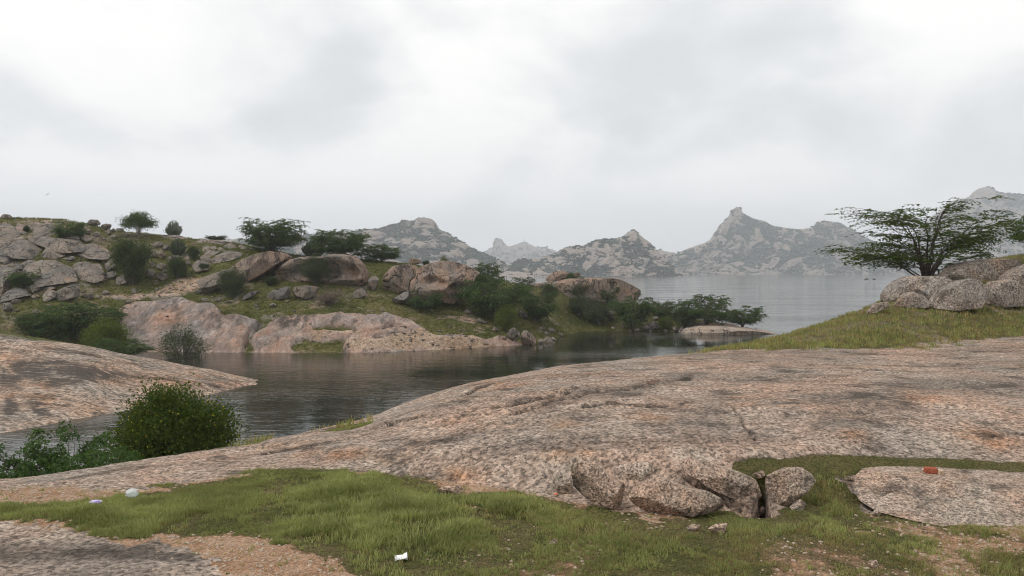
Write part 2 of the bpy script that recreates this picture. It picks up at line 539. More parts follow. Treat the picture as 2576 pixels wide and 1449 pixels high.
# ---------------------------------------------------------------- lofted terrain
class Loft:
    """A ground surface through measured profiles: each column is a bearing, each station a distance and a height."""

    def __init__(self, cols, px_dense, counts):
        px = np.array([c[0] for c in cols], float)
        Y = np.array([[s[0] for s in c[1]] for c in cols], float)
        Z = np.array([[s[1] for s in c[1]] for c in cols], float)
        self.px = np.asarray(px_dense, float)
        Yd, Zd = pchip(px, Y, self.px), pchip(px, Z, self.px)
        K = Y.shape[1]
        t = np.concatenate([np.linspace(k, k + 1, counts[k], endpoint=False) for k in range(K - 1)] + [[K - 1.0]])
        self.t = t
        self.Y = pchip(np.arange(K), Yd.T, t).T
        self.Z = pchip(np.arange(K), Zd.T, t).T
        self.X = (self.px[:, None] - CX) / F * self.Y
        self.shape = self.Y.shape
        self.T = np.broadcast_to(t[None, :], self.shape)

    def pts(self):
        return np.stack([self.X, self.Y, self.Z], -1).reshape(-1, 3)

    def pix(self):
        return CX + F * self.X / self.Y, HY + F * (EYE - self.Z) / self.Y

    def column(self, px):
        k = np.clip((px - self.px[0]) / (self.px[-1] - self.px[0]) * (len(self.px) - 1), 0, len(self.px) - 1.001)
        a = int(k); f = k - a
        return self.Y[a] * (1 - f) + self.Y[a + 1] * f, self.Z[a] * (1 - f) + self.Z[a + 1] * f

    def hit(self, px, py):
        """where the line of sight first meets the surface"""
        Y, Z = self.column(px)
        p = HY + F * (EYE - Z) / Y
        ok = np.nonzero(p <= py)[0]
        if len(ok) == 0:
            j = int(np.argmin(p)); return np.array([(px - CX) / F * Y[j], Y[j], Z[j]])
        j = ok[0]
        if j == 0:
            y, z = Y[0], Z[0]
        else:
            f = (p[j - 1] - py) / max(1e-6, p[j - 1] - p[j])
            y = Y[j - 1] * (1 - f) + Y[j] * f; z = Z[j - 1] * (1 - f) + Z[j] * f
        return np.array([(px - CX) / F * y, y, z])

    def build(self, name, mat, attrs):
        me = make_mesh(name, self.pts(), grid_faces(*self.shape)[:, ::-1].copy(), mat)
        for k, v in attrs.items():
            attr(me, k, v.reshape(-1))
        o = bpy.data.objects.new(name, me)
        col.objects.link(o)
        return o

    def sample(self, density, n, rng):
        """n points spread over the surface in proportion to density (per vertex) and area"""
        P = np.stack([self.X, self.Y, self.Z], -1)
        a = P[1:, :-1] - P[:-1, :-1]; b = P[:-1, 1:] - P[:-1, :-1]
        ar = np.linalg.norm(np.cross(a, b), axis=-1)
        d = (density[:-1, :-1] + density[1:, 1:]) / 2
        wgt = (ar * d).reshape(-1)
        c = np.cumsum(wgt); tot = c[-1]
        idx = np.searchsorted(c, rng.random(n) * tot)
        i, j = np.unravel_index(np.clip(idx, 0, len(wgt) - 1), ar.shape)
        u, v = rng.random((2, n))
        p = P[i, j] + a[i, j] * u[:, None] + b[i, j] * v[:, None]
        self.ij = (i, j)
        return p


def zp(py, Y):
    return (Y, EYE - (py - HY) * Y / F)


# --- foreground: plateau, big granite dome, grassy rise on the right
n0, n1_ = (2.2, 6.6), zp(1449, 6.2)
near_cols = [
    (-900, [n0, n1_, zp(1330, 7.4), zp(1290, 8.0), zp(1262, 8.6), zp(1245, 9.4), zp(1230, 10.4), (12.5, 5.2), (19, 2.2), (31, -1.5)]),
    (-200, [n0, n1_, zp(1330, 7.4), zp(1272, 8.2), zp(1240, 8.9), zp(1225, 9.8), zp(1212, 10.8), (13, 5.2), (20, 2.2), (32, -1.5)]),
    (0, [n0, n1_, zp(1325, 7.4), zp(1262, 8.4), zp(1232, 9.1), zp(1217, 10), zp(1206, 10.9), (13, 5.2), (20, 2.2), (32, -1.5)]),
    (300, [n0, n1_, zp(1310, 7.6), zp(1225, 9.0), zp(1200, 9.8), zp(1181, 10.8), zp(1166, 11.8), (14, 5.2), (21, 2.2), (33, -1.5)]),
    (600, [n0, n1_, zp(1300, 7.8), zp(1195, 9.5), zp(1165, 10.4), zp(1140, 11.6), zp(1121, 13), (15, 5.2), (23, 2), (35, -1.5)]),
    (850, [n0, n1_, zp(1300, 7.8), zp(1187, 9.6), zp(1130, 10.6), zp(1095, 12), zp(1071, 14.5), (17, 5), (26, 1.6), (37, -1.5)]),
    (1150, [n0, n1_, zp(1320, 7.5), zp(1232, 9.0), zp(1120, 9.9), zp(1040, 11.7), zp(973, 16.5), (21, 5.4), (30, 1.5), (43, -1.5)]),
    (1450, [n0, n1_, zp(1330, 7.4), zp(1255, 8.6), zp(1120, 9.4), zp(1020, 11.5), zp(919, 19), (25, 5.4), (36, 1.5), (50, -1.5)]),
    (1780, [n0, n1_, zp(1345, 7.2), zp(1285, 8.2), zp(1130, 9.2), zp(1020, 11.5), zp(890, 21.5), (24.8, 6.5), (36, 2.5), (54, -1.5)]),
    (1990, [n0, n1_, zp(1345, 7.2), zp(1290, 8.1), zp(1140, 9.2), zp(1020, 11.5), zp(883, 20.5), zp(841, 26), (38, 3), (56, -1.5)]),
    (2200, [n0, n1_, zp(1345, 7.2), zp(1280, 8.3), zp(1150, 9.3), zp(1020, 11.6), zp(877, 21), zp(769, 30), (42, 4), (62, -1.5)]),
    (2320, [n0, n1_, zp(1345, 7.2), zp(1290, 8.1), zp(1155, 9.3), zp(1020, 11.6), zp(873, 22), zp(705, 34), (46, 5), (66, -1.5)]),
    (2576, [n0, n1_, zp(1345, 7.2), zp(1300, 8.0), zp(1162, 9.3), zp(1020, 11.6), zp(847, 25), zp(642, 37), (50, 6), (72, -1.5)]),
    (3000, [n0, n1_, zp(1345, 7.2), zp(1300, 8.0), zp(1165, 10), zp(1020, 12.8), zp(835, 27), zp(600, 39), (52, 6), (74, -1.5)]),
    (3700, [n0, n1_, zp(1345, 7.2), zp(1300, 8.0), zp(1165, 10), zp(1020, 12.8), zp(835, 27), zp(590, 40), (52, 6), (74, -1.5)]),
]
near = Loft(near_cols, np.linspace(-900, 3700, 800), [10, 34, 34, 50, 60, 60, 60, 30, 14])
qx, qy = near.pix()
T = near.T
front = T < 7.6
P = near.pts()
wob = fbm(P * np.array([0.9, 0.9, 0.9]), 4, 3).reshape(near.shape)
wob2 = fbm(P * 4.0, 4, 8, 0.65).reshape(near.shape)
wx, wy = qx + 26 * wob + 55 * wob2, qy + 10 * np.roll(wob, 7, axis=0) + 26 * np.roll(wob2, 5, axis=0) * sstep(1150, 1250, qy)
G1 = [(-1500, 1330), (-900, 1292), (0, 1262), (150, 1268), (260, 1262), (330, 1235), (480, 1215), (600, 1195), (720, 1178), (860, 1183), (960, 1195),
      (1060, 1203), (1110, 1228), (1180, 1240), (1300, 1235), (1440, 1262), (1560, 1288), (1640, 1306), (1760, 1290), (1870, 1300), (1960, 1300),
      (2030, 1240), (2020, 1190), (2060, 1160), (2150, 1170), (2150, 1240), (2165, 1290), (2300, 1296), (2440, 1305), (2576, 1320), (3700, 1340), (4600, 2900),
      (1100, 2900), (930, 1480), (890, 1440), (840, 1400), (740, 1380), (640, 1348), (430, 1352), (240, 1350), (160, 1318), (0, 1310), (-900, 1330)]
G2 = [(1765, 889), (1990, 832), (2200, 755), (2280, 720), (2576, 600), (3700, 560), (3700, 822), (2576, 845), (2450, 862), (2330, 870), (2200, 876), (1900, 885)]
G3 = [(1825, 1165), (1900, 1150), (1985, 1160), (2060, 1150), (2300, 1150), (2600, 1164), (3300, 1180), (3300, 1200), (2576, 1190), (2300, 1180), (2140, 1180), (2050, 1190), (1990, 1195), (1900, 1205), (1850, 1195)]
G4 = [(800, 1086), (860, 1072), (935, 1058), (930, 1070), (880, 1084)]
G5 = [(565, 1132), (640, 1105), (700, 1098), (640, 1120)]
SLAB = [(-2500, 1312), (0, 1312), (190, 1335), (320, 1372), (450, 1378), (540, 1410), (575, 1480), (700, 2900), (-4000, 2900)]
g1 = sstep(-12, 14, poly_sd(wx, wy, G1))
g2 = sstep(-6, 8, poly_sd(wx, wy, G2))
g3 = sstep(-5, 6, poly_sd(wx, wy, G3))
g45 = np.maximum(sstep(-4, 5, poly_sd(qx, qy, G4)), sstep(-4, 5, poly_sd(qx, qy, G5)))
slab = sstep(-14, 14, poly_sd(wx, wy, SLAB))
edge_l = [(-900, 1292), (0, 1262), (330, 1235), (600, 1195), (860, 1183), (1060, 1203), (1300, 1235), (1560, 1288), (1760, 1290), (1960, 1300), (2165, 1290), (2576, 1320), (3700, 1340)]
below = np.where(qy > np.interp(qx, [e[0] for e in edge_l], [e[1] for e in edge_l]), 1.0, 0.0) * front
bare = np.maximum(sstep(0.05, 0.4, fbm(P * 0.75, 4, 21).reshape(near.shape)) * sstep(900, 1500, qx) * sstep(1300, 1390, qy) * 0.9,
                  sstep(-0.28, 0.12, fbm(P * 1.3, 5, 29, 0.6).reshape(near.shape)) * sstep(1900, 2250, qx) * sstep(1290, 1330, qy))
bare = np.maximum(bare, sstep(1.0, 0.0, np.abs(qx - 1150) / 260) * sstep(0.15, 0.5, fbm(P * 1.6, 3, 33).reshape(near.shape)) * sstep(1250, 1300, qy))
soil_m = below * (1 - slab)
low_orange = sstep(-14, 10, poly_sd(wx, wy, [(-60, 1225), (0, 1232), (110, 1228), (260, 1232), (300, 1242), (240, 1255), (110, 1262), (-60, 1262)])) * front
soil_m = np.maximum(soil_m, low_orange * 0.9)
turf_near = np.maximum.reduce([g1 * (1 - 0.68 * bare), g2 * (0.55 + 0.45 * sstep(-0.25, 0.2, fbm(P * 0.55, 4, 41).reshape(near.shape))), g3, g45]) * front
dark_near = np.zeros(near.shape)
for z, poly, k in (('Y4', [(540, 760), (1000, 730), (1500, 600), (2400, 620), (2400, 700), (1500, 730), (1220, 860), (1020, 1000), (600, 1010), (760, 850)], 1.0),
                   ('Y3', [(330, 680), (600, 600), (1300, 480), (1720, 430), (1700, 470), (1300, 540), (640, 650), (350, 720)], 1.0),
                   ('Y4', [(0, 380), (1100, 390), (900, 470), (0, 480)], 0.6),
                   ('Y3', [(1500, 700), (2000, 640), (2100, 1000), (1600, 980)], 0.5),
                   ('V', [(200, 1370), (450, 1375), (560, 1470), (-100, 1470), (-50, 1390)], 0.55)):
    sd = poly_sd(wx, wy, V(z, poly))
    dark_near = np.maximum(dark_near, 0.75 * k * sstep(-22, 12, sd))
stain_near = np.zeros(near.shape)
for z, x, y, rx, ry in (('Y4', 950, 1090, 150, 60), ('Y4', 2000, 1090, 260, 90), ('Y3', 640, 1150, 230, 70), ('Y3', 2260, 680, 200, 80), ('Y2', 1900, 1000, 220, 70),
                        ('Y2', 1900, 580, 170, 30), ('Y2', 900, 830, 260, 60), ('Y4', 1500, 780, 160, 60), ('Y3', 600, 870, 220, 70), ('Y2', 2300, 250, 260, 60), ('Y3', 1250, 800, 220, 60)):
    ox, oy, s = ZOOM[z]
    e = ((wx - ox - s * x) / (s * rx)) ** 2 + ((wy - oy - s * y) / (s * ry)) ** 2
    stain_near = np.maximum(stain_near, np.exp(-e * 0.9))
rockm = (1 - turf_near) * (1 - soil_m)
dz = 0.035 * fbm(P * 0.8, 5, 5, 0.55).reshape(near.shape) * rockm
dz += 0.014 * fbm(P * np.array([3.5, 3.5, 3.5]), 4, 9, 0.6).reshape(near.shape) * (0.5 + rockm)
dz += 0.05 * sstep(0.35, 0.75, fbm(P * np.array([0.35, 0.9, 0.5]), 3, 15, ridge=True).reshape(near.shape)) * rockm * sstep(3.4, 4.2, T) * sstep(6.2, 5.0, T)
crk = np.zeros(near.shape)
for z, line, wd, dp in (('Y3', [(330, 710), (360, 640), (640, 600), (900, 560), (1300, 500), (1700, 440)], 5, .05), ('Y2', [(2170, 500), (2240, 430), (2400, 400), (2560, 370)], 5, .06),
                        ('Y4', [(0, 880), (40, 930), (35, 980), (90, 1030), (150, 1110)], 3.5, .03), ('Y2', [(2350, 540), (2460, 480), (2576, 450)], 5, .07), ('Y2', [(1930, 370), (2100, 285), (2250, 240)], 4, .05),
                        ('Y2', [(1330, 580), (1500, 560), (1800, 500), (2100, 430)], 4, .05), ('Y3', [(700, 720), (1000, 690), (1500, 700), (1900, 660)], 4, .035),
                        ('Y3', [(0, 690), (200, 640), (430, 590), (800, 520)], 4, .05), ('Y4', [(2060, 1070), (2250, 1060), (2400, 1075)], 4, .035), ('Y2', [(300, 830), (700, 760), (1200, 640)], 4, .03)):
    ld = line_d(qx + 14 * wob, qy + 9 * wob, V(z, line))
    dz -= 1.7 * dp * sstep(wd, 0, ld)
    crk = np.maximum(crk, sstep(5.5, 1.5, ld))
crev = V('Y7', [(1440, 230), (1560, 330), (1750, 430), (1900, 540), (2020, 600), (2240, 600), (2185, 440), (2160, 280), (2120, 280), (2120, 460), (2060, 520), (1900, 440), (1700, 370), (1540, 285)])
dig = 0.55 * sstep(-5, 9, poly_sd(qx, qy, crev)) * front
dz += 0.02 * soil_m * fbm(P * 2.2, 4, 51).reshape(near.shape)
near.Z = near.Z + dz * sstep(9, 7.5, T)
near_flat = copy.copy(near)
near.Z = near.Z - dig
ground = near.build('ground', M['near'], {'turf': turf_near, 'soil': soil_m, 'dark': dark_near, 'stain': stain_near * rockm, 'crack': crk * rockm})
tag(ground, kind='structure')

# --- far bank
def shore(py):
    return (17847.0 / (py - HY), 0.0)


def bank_col(px, sh, a, b, ridge, back, far):
    y0 = 17847.0 / (sh - HY)
    return (px, [(y0 - 7, -1.6), (y0, 0.0), zp(*a), zp(*b), zp(*ridge), back, far])


bank_cols = [
    bank_col(-800, 885, (800, 93), (760, 97), (545, 122), (155, 15), (240, -3)),
    bank_col(-150, 885, (800, 93), (760, 97), (545, 121), (155, 15), (240, -3)),
    bank_col(0, 885, (800, 93), (762, 97), (549, 120), (152, 15), (240, -3)),
    bank_col(150, 885, (792, 94), (745, 98), (553, 121), (152, 15), (240, -3)),
    bank_col(300, 885, (792, 95), (738, 102), (582, 122), (150, 13), (230, -3)),
    bank_col(450, 886, (770, 97), (708, 106), (597, 122), (150, 12), (220, -3)),
    bank_col(600, 887, (815, 94), (745, 101), (616, 122), (148, 11), (210, -3)),
    bank_col(750, 887, (815, 94), (755, 100), (643, 120), (145, 9.5), (205, -3)),
    bank_col(900, 887, (808, 95), (752, 102), (652, 119), (142, 9), (200, -3)),
    bank_col(1050, 882, (830, 96), (768, 104), (668, 119), (140, 8), (190, -3)),
    bank_col(1200, 874, (838, 98), (785, 106), (694, 122), (142, 5.5), (180, -3)),
    bank_col(1350, 864, (828, 106), (788, 113), (722, 127), (145, 3), (172, -3)),
    bank_col(1480, 833, (815, 122), (788, 126), (738, 133), (145, 2), (166, -3)),
    bank_col(1620, 833, (818, 122), (797, 126), (770, 130), (141, 1), (156, -3)),
    bank_col(1750, 836, (823, 119), (813, 121), (802, 124), (131, .5), (143, -3)),
    bank_col(1880, 837, (833, 117.6), (830, 118.8), (827, 120.5), (124, 0.05), (131, -3)),
    bank_col(1990, 837, (837.5, 116.6), (837, 117), (836.6, 117.6), (119.5, -.25), (127, -3)),
    (2060, [(111, -1.6), (116, -.5), (117, -.45), (117.5, -.45), (118, -.5), (120, -.8), (126, -3)]),
]
bank = Loft(bank_cols, np.linspace(-800, 2060, 760), [14, 60, 50, 110, 40, 14])
bx, by = bank.pix()
P = bank.pts()
T = bank.T
wob = fbm(P * 0.22, 5, 61).reshape(bank.shape)
wx, wy = bx + 34 * wob, by + 12 * fbm(P * 0.25, 4, 66).reshape(bank.shape)
B1 = [(285, 790), (330, 766), (440, 758), (540, 774), (560, 798), (650, 818), (646, 850), (618, 868), (606, 905), (340, 905), (330, 880), (290, 840)]
B2 = [(606, 905), (640, 860), (690, 812), (740, 798), (860, 803), (960, 800), (1040, 822), (1080, 846), (1180, 858), (1330, 866), (1340, 900), (1000, 905)]
B3 = [(1690, 850), (1720, 822), (1790, 812), (1880, 822), (2060, 832), (2060, 860), (1700, 860)]
rb = np.maximum.reduce([sstep(-5, 7, poly_sd(wx, wy, B1)), sstep(-5, 7, poly_sd(wx, wy, B2)), sstep(-4, 5, poly_sd(bx, wy, B3))])
seen = T < 4.4
rb = rb * seen
gp = [('Z2', [(1120, 1270), (1300, 1250), (1540, 1290), (1520, 1390), (1180, 1385), (1060, 1330)]), ('Z2', [(1260, 1170), (1400, 1140), (1640, 1150), (1620, 1200), (1300, 1215)])]
gpatch = np.maximum.reduce([sstep(-5, 8, poly_sd(wx, wy, V(z, p))) for z, p in gp])
soilp = [('Z2', [(1250, 1220), (1650, 1200), (1640, 1240), (1400, 1270), (1260, 1270)]), ('Z2', [(1540, 1300), (2000, 1290), (2337, 1300), (2337, 1350), (1560, 1370)]),
         ('Z3', [(0, 1000), (400, 930), (700, 980), (1200, 1030), (1300, 1060), (400, 1090), (0, 1080)]), ('Z3', [(600, 730), (850, 720), (1050, 790), (900, 800)]),
         ('Z1', [(1700, 950), (2050, 870), (2100, 960), (1900, 1080), (1300, 1120), (1000, 1150), (1000, 1110), (1500, 1060)]), ('Z2', [(0, 700), (180, 690), (200, 760), (0, 860)])]
sp = np.maximum.reduce([sstep(-7, 9, poly_sd(wx, wy, V(z, p))) for z, p in soilp])
rb2 = rb * (1 - gpatch)
cliff = sstep(2.95, 3.2, T) * sstep(1250, 1000, bx)
soil_bank = np.maximum(sp * 0.8, 0.5 * sstep(0.15, 0.5, fbm(P * 0.16, 4, 71).reshape(bank.shape)) * (1 - rb2))
band = sstep(1.12, 1.0, T) * sstep(0.9, 1.0, T)
turf_bank = np.clip((1 - rb2) * (1 - 0.8 * sp), 0, 1) * (0.62 + 0.38 * sstep(-0.35, 0.15, fbm(P * 0.2, 4, 77).reshape(bank.shape)))
turf_bank *= 1 - 0.4 * cliff * sstep(560, 420, bx) * sstep(-0.2, 0.2, fbm(P * 0.3, 4, 79).reshape(bank.shape))
rock_bulge = 0.7 * sstep(0.1, 1.0, rb2) * sstep(1.0, 1.25, T) * sstep(1990, 1600, bx)
dark_bank = np.zeros(bank.shape)
for z, poly, k in (('Z2', [(940, 1060), (1240, 1060), (1210, 1230), (900, 1230)], 1.0), ('V', [(340, 800), (400, 790), (380, 870), (340, 870)], .6),
                   ('Z2', [(300, 1000), (640, 1090), (560, 1200), (420, 1150)], .8), ('V', [(430, 775), (560, 800), (600, 820), (520, 860), (440, 830)], .6), ('V', B1, .45), ('V', B2, .3)):
    dark_bank = np.maximum(dark_bank, k * sstep(-12, 8, poly_sd(wx, wy, V(z, poly))))
stain_bank = np.zeros(bank.shape)
for z, x, y, rx, ry in (('Z2', 570, 1250, 70, 90), ('Z2', 840, 1260, 110, 60), ('Z2', 1450, 1210, 230, 50), ('V', 400, 800, 40, 20), ('Y1', 1310, 130, 70, 60)):
    ox, oy, s = ZOOM[z]
    stain_bank = np.maximum(stain_bank, np.exp(-(((wx - ox - s * x) / (s * rx)) ** 2 + ((wy - oy - s * y) / (s * ry)) ** 2)))
dz = rock_bulge + 0.22 * fbm(P * 0.28, 5, 81, 0.55).reshape(bank.shape) * sstep(1.0, 1.6, T)
dz += 0.10 * fbm(P * 1.1, 4, 87, 0.6).reshape(bank.shape) * sstep(0.98, 1.1, T)
dz += rb2 * 0.13 * fbm(P * np.array([0.35, 0.6, 0.9]), 4, 91, ridge=True).reshape(bank.shape) * sstep(1.05, 1.3, T) * sstep(1990, 1700, bx)
for z, line, wd, dp in (('Z2', [(590, 1380), (640, 1280), (680, 1190), (760, 1130)], 5, .7), ('Z2', [(1530, 1275), (1700, 1230), (1850, 1210), (2000, 1180)], 3.5, .5), ('Z2', [(910, 1370), (930, 1250), (900, 1210), (1000, 1150)], 3, .3)):
    dz -= dp * sstep(wd, 0, line_d(bx + 6 * wob, by, V(z, line))) * seen
bank.Z = bank.Z + dz
bank_o = bank.build('bank_terrain', M['bank'], {'turf': turf_bank, 'soil': soil_bank, 'dark': dark_bank, 'stain': stain_bank * rb2})
tag(bank_o, kind='structure')

# --- granite slab reaching into the inlet from the left
def slab_col(px, sh, a, b, ridge, back, sh2, far):
    y0 = 17847.0 / (sh - HY)
    return (px, [(y0 - 5, -1.3), (y0, 0.0), zp(*a), zp(*b), zp(*ridge), back, sh2, far])


slab_cols = [
    slab_col(-800, 1130, (990, 50), (900, 56), (815, 63), (76, 3), (88, 0.4), (97, -1)),
    slab_col(-200, 1115, (980, 51), (900, 57), (822, 63), (76, 3), (88, 0.4), (97, -1)),
    slab_col(0, 1090, (965, 53), (895, 58), (837, 63), (75, 2.5), (88, 0.3), (95, -1)),
    slab_col(200, 1053, (945, 55), (900, 59), (869, 63), (73, 1.6), (82, 0.1), (90, -1)),
    slab_col(330, 1030, (955, 57.5), (915, 61), (893, 64), (71, 1.0), (78, 0), (86, -1)),
    slab_col(450, 1008, (960, 58.5), (932, 62), (917, 65), (69, .6), (73, 0), (80, -1)),
    slab_col(560, 985, (962, 61), (946, 63.3), (938, 65), (67, .35), (69.5, 0), (76, -1)),
    slab_col(640, 968, (963.5, 63.2), (960.5, 64), (958, 64.7), (65.3, .08), (66, 0), (72, -1)),
    (700, [(55, -1.3), (61, -.6), (62.5, -.5), (63.5, -.5), (64, -.5), (65, -.6), (66, -.8), (70, -1.3)]),
]
slabA = Loft(slab_cols, np.linspace(-800, 700, 330), [8, 46, 46, 40, 20, 14, 8])
ax_, ay_ = slabA.pix()
P = slabA.pts()
T = slabA.T
wob = fbm(P * 0.3, 4, 101).reshape(slabA.shape)
wx, wy = ax_ + 22 * wob, ay_ + 9 * wob
dk = np.zeros(slabA.shape)
for z, poly in (('Y1', [(60, 430), (400, 400), (560, 440), (1060, 540), (700, 590), (350, 620), (100, 540)]), ('Y1', [(30, 700), (110, 720), (230, 880), (60, 890)]),
                ('Y1', [(200, 730), (290, 720), (400, 850), (280, 860)]), ('Y1', [(0, 480), (200, 560), (160, 640), (0, 620)])):
    dk = np.maximum(dk, sstep(-10, 8, poly_sd(wx, wy, V(z, poly))))
stn = np.zeros(slabA.shape)
for x, y, rx, ry in ((300, 610, 120, 40), (780, 470, 120, 30), (300, 700, 160, 60), (1500, 560, 300, 50), (60, 420, 90, 40), (80, 690, 90, 40), (950, 570, 200, 30)):
    ox, oy, s = ZOOM['Y1']
    stn = np.maximum(stn, np.exp(-(((wx - ox - s * x) / (s * rx)) ** 2 + ((wy - oy - s * y) / (s * ry)) ** 2)))
trf = sstep(-6, 6, poly_sd(wx, wy, [(-800, 790), (0, 812), (150, 830), (250, 868), (150, 862), (60, 850), (0, 842), (-800, 830)])) * 0.9
trf = np.maximum(trf, sstep(4.2, 5.0, T) * sstep(400, 250, ax_))
dz = 0.12 * fbm(P * 0.35, 5, 111).reshape(slabA.shape) * sstep(1.0, 1.5, T) + 0.04 * fbm(P * np.array([0.8, 2.4, 2]), 4, 113, 0.6).reshape(slabA.shape) * sstep(0.95, 1.1, T)
dz *= sstep(700, 520, ax_)
slabA.Z = slabA.Z + dz
slab_o = slabA.build('granite_slab', M['slab'], {'turf': trf, 'soil': np.zeros(slabA.shape), 'dark': dk, 'stain': stn})
tag(slab_o, kind='structure')

# --- lake
lk = mesh_obj('lake', [(-6000, -60, 0), (6000, -60, 0), (6000, 6500, 0), (-6000, 6500, 0)], [(0, 1, 2, 3)], M['water'])
tag(lk, kind='structure')
bed = mesh_obj('lake_bed', [(-6000, -60, -4), (6000, -60, -4), (6000, 6500, -4), (-6000, 6500, -4)], [(0, 1, 2, 3)], M['slab'])
tag(bed, kind='structure')

# ---------------------------------------------------------------- rocks
ICO = {}


def ico(n):
    if n not in ICO:
        b = bmesh.new()
        bmesh.ops.create_icosphere(b, subdivisions=n, radius=1.0)
        v = np.array([x.co[:] for x in b.verts]); f = np.array([[q.index for q in p.verts] for p in b.faces])
        b.free(); ICO[n] = (v, f)
    return ICO[n]


ROCKN = [0]


def outline_rock(name, poly, Y, mat, depth=0.8, tilt=0.0, e=0.62, noise=0.07, dents=(), parent=None, res=None, facets=9, back=0.45):
    """A closed boulder whose front outline is the measured polygon, at distance Y, with real thickness (depth x its smaller side)."""
    ROCKN[0] += 1
    seed = ROCKN[0] * 13
    A = np.array([((x - CX) / F * Y, EYE - (y - HY) * Y / F) for x, y in poly])
    lo, hi = A.min(0), A.max(0)
    c = (lo + hi) / 2
    if poly_sd(np.array([c[0]]), np.array([c[1]]), A)[0] < 0.12 * min(hi - lo):
        c = A.mean(0)
    size = hi - lo
    d = depth * min(size) * 0.5 + 0.12 * max(size)
    pxw = max(size) * F / Y
    n = res or (5 if pxw > 130 else 4 if pxw > 45 else 3)
    D, fc = ico(n)
    th = np.arctan2(D[:, 2], D[:, 0])
    # distance to the outline along each bearing
    tt = np.linspace(-math.pi, math.pi, 361)
    rr = np.zeros(361)
    B = np.roll(A, -1, axis=0)
    for k, t in enumerate(tt):
        u = np.array([math.cos(t), math.sin(t)])
        best = 0
        for p, q in zip(A - c, B - c):
            s = q - p
            den = u[0] * s[1] - u[1] * s[0]
            if abs(den) < 1e-12: continue
            a = (p[0] * s[1] - p[1] * s[0]) / den
            b = (p[0] * u[1] - p[1] * u[0]) / den
            if a > 0 and -1e-6 <= b <= 1 + 1e-6: best = max(best, a)
        rr[k] = best if best > 0 else 0.3 * min(size)
    ker = np.array([0, 1, 2, 1, 0]) / 4.0
    rr = np.convolve(np.concatenate([rr[-5:-1], rr, rr[1:5]]), ker, 'same')[4:-4]
    r = np.interp(th, tt, rr)
    rho = np.sqrt(D[:, 0] ** 2 + D[:, 2] ** 2)
    s = np.abs(D[:, 1])
    m = (rho ** (2 / e) + s ** (2 / e)) ** (-e / 2)      # superellipse profile through the thickness
    pr, ps = rho * m, s * m
    x = r * pr * np.cos(th); z = r * pr * np.sin(th); y = np.where(D[:, 1] > 0, back, -1.0) * d * ps
    Q = np.stack([x, y, z], -1)
    nrm = D / np.linalg.norm(D, axis=1, keepdims=True)
    a = noise * math.sqrt(size[0] * size[1])
    sc_ = 2.2 / max(size)
    amp = fbm(Q * sc_ * 1.3 + seed, 4, seed, 0.55) * 0.8 + 0.5 * np.minimum(0, fbm(Q * sc_ * 1.1 + seed * 2, 3, seed + 5, ridge=True))
    fa = 0.35 + 0.65 * s                                     # outline itself stays as measured
    Q += nrm * (a * amp * fa)[:, None]
    Q += nrm * (0.12 * a * fbm(Q * sc_ * 9, 3, seed + 9))[:, None]
    fr_ = np.random.default_rng(seed)
    for k in range(facets):                                  # broken faces
        pn = fr_.normal(size=3) * np.array([0.8, 1, 0.9]); pn[1] = -abs(pn[1]) - 0.6
        pn /= np.linalg.norm(pn)
        dd = Q @ pn
        over = dd - dd.max() * (0.60 + 0.30 * fr_.random())
        Q -= pn[None, :] * np.maximum(0, over)[:, None]
    Q += nrm * (0.07 * a * fbm(Q * sc_ * 5, 3, seed + 19))[:, None]
    for (dx, dy, rad, dep) in dents:
        ux, uz = (dx - CX) / F * Y - c[0], EYE - (dy - HY) * Y / F - c[1]
        g = np.exp(-((Q[:, 0] - ux) ** 2 + ((Q[:, 2] - uz) * 1.5) ** 2) / (rad * Y / F) ** 2)
        Q[:, 1] += np.where(Q[:, 1] < 0, g * dep, 0)
    if tilt:
        ct, st = math.cos(tilt), math.sin(tilt)
        yy, zz = Q[:, 1].copy(), Q[:, 2].copy()
        dy_ = zz * st / max(0.15, ct)                        # leans back with the slope, same bearing and outline
        Q[:, 1] = yy + dy_
        k_ = (Y + dy_) / Y
        Q[:, 0] = (Q[:, 0] + c[0]) * k_ - c[0]
        Q[:, 2] = (zz + c[1] - EYE) * k_ + EYE - c[1]
    me = make_mesh(name, Q, fc, mat)
    me.set_sharp_from_angle(angle=radians(19))               # broken edges stay crisp
    o = bpy.data.objects.new(name, me)
    col.objects.link(o)
    o.location = (c[0], Y, c[1])
    if parent is not None: o.parent = parent
    return o


def ground_rock(terrain, z, pts, mat, label, group=None, mode='stand', name='boulder', depth=0.9, noise=0.07, e=0.5, dents=(), off=0.0, cat='rock', grow=1.0, steep=1.6, facets=9, back=0.45):
    poly = V(z, pts)
    if grow != 1.0:
        mx_, my_ = sum(p[0] for p in poly) / len(poly), sum(p[1] for p in poly) / len(poly)
        poly = [(mx_ + (a - mx_) * grow, my_ + (b - my_) * grow) for a, b in poly]
    xs, ys = [p[0] for p in poly], [p[1] for p in poly]
    cx, top, bot = sum(xs) / len(xs), min(ys), max(ys)
    hb = terrain.hit(cx, bot - 0.06 * (bot - top))
    tilt = 0.0
    Y = hb[1] + off
    if mode == 'slope':
        ht = terrain.hit(cx, top)
        hm = terrain.hit(cx, (top + bot) / 2)
        dzz = (bot - top) * hm[1] / F
        tilt = math.atan(min(steep, max(0.0, (ht[1] - hb[1]) / max(0.1, dzz))))
        Y = hm[1] - 0.05 + off
    o = outline_rock(name, poly, Y, mat, depth, tilt, e, noise, [(*V(z, [(d[0], d[1])])[0], d[2] * ZOOM[z][2], d[3]) for d in dents], facets=facets, back=0.1 if mode == 'slope' else back)
    tag(o, label, cat, group)
    return o


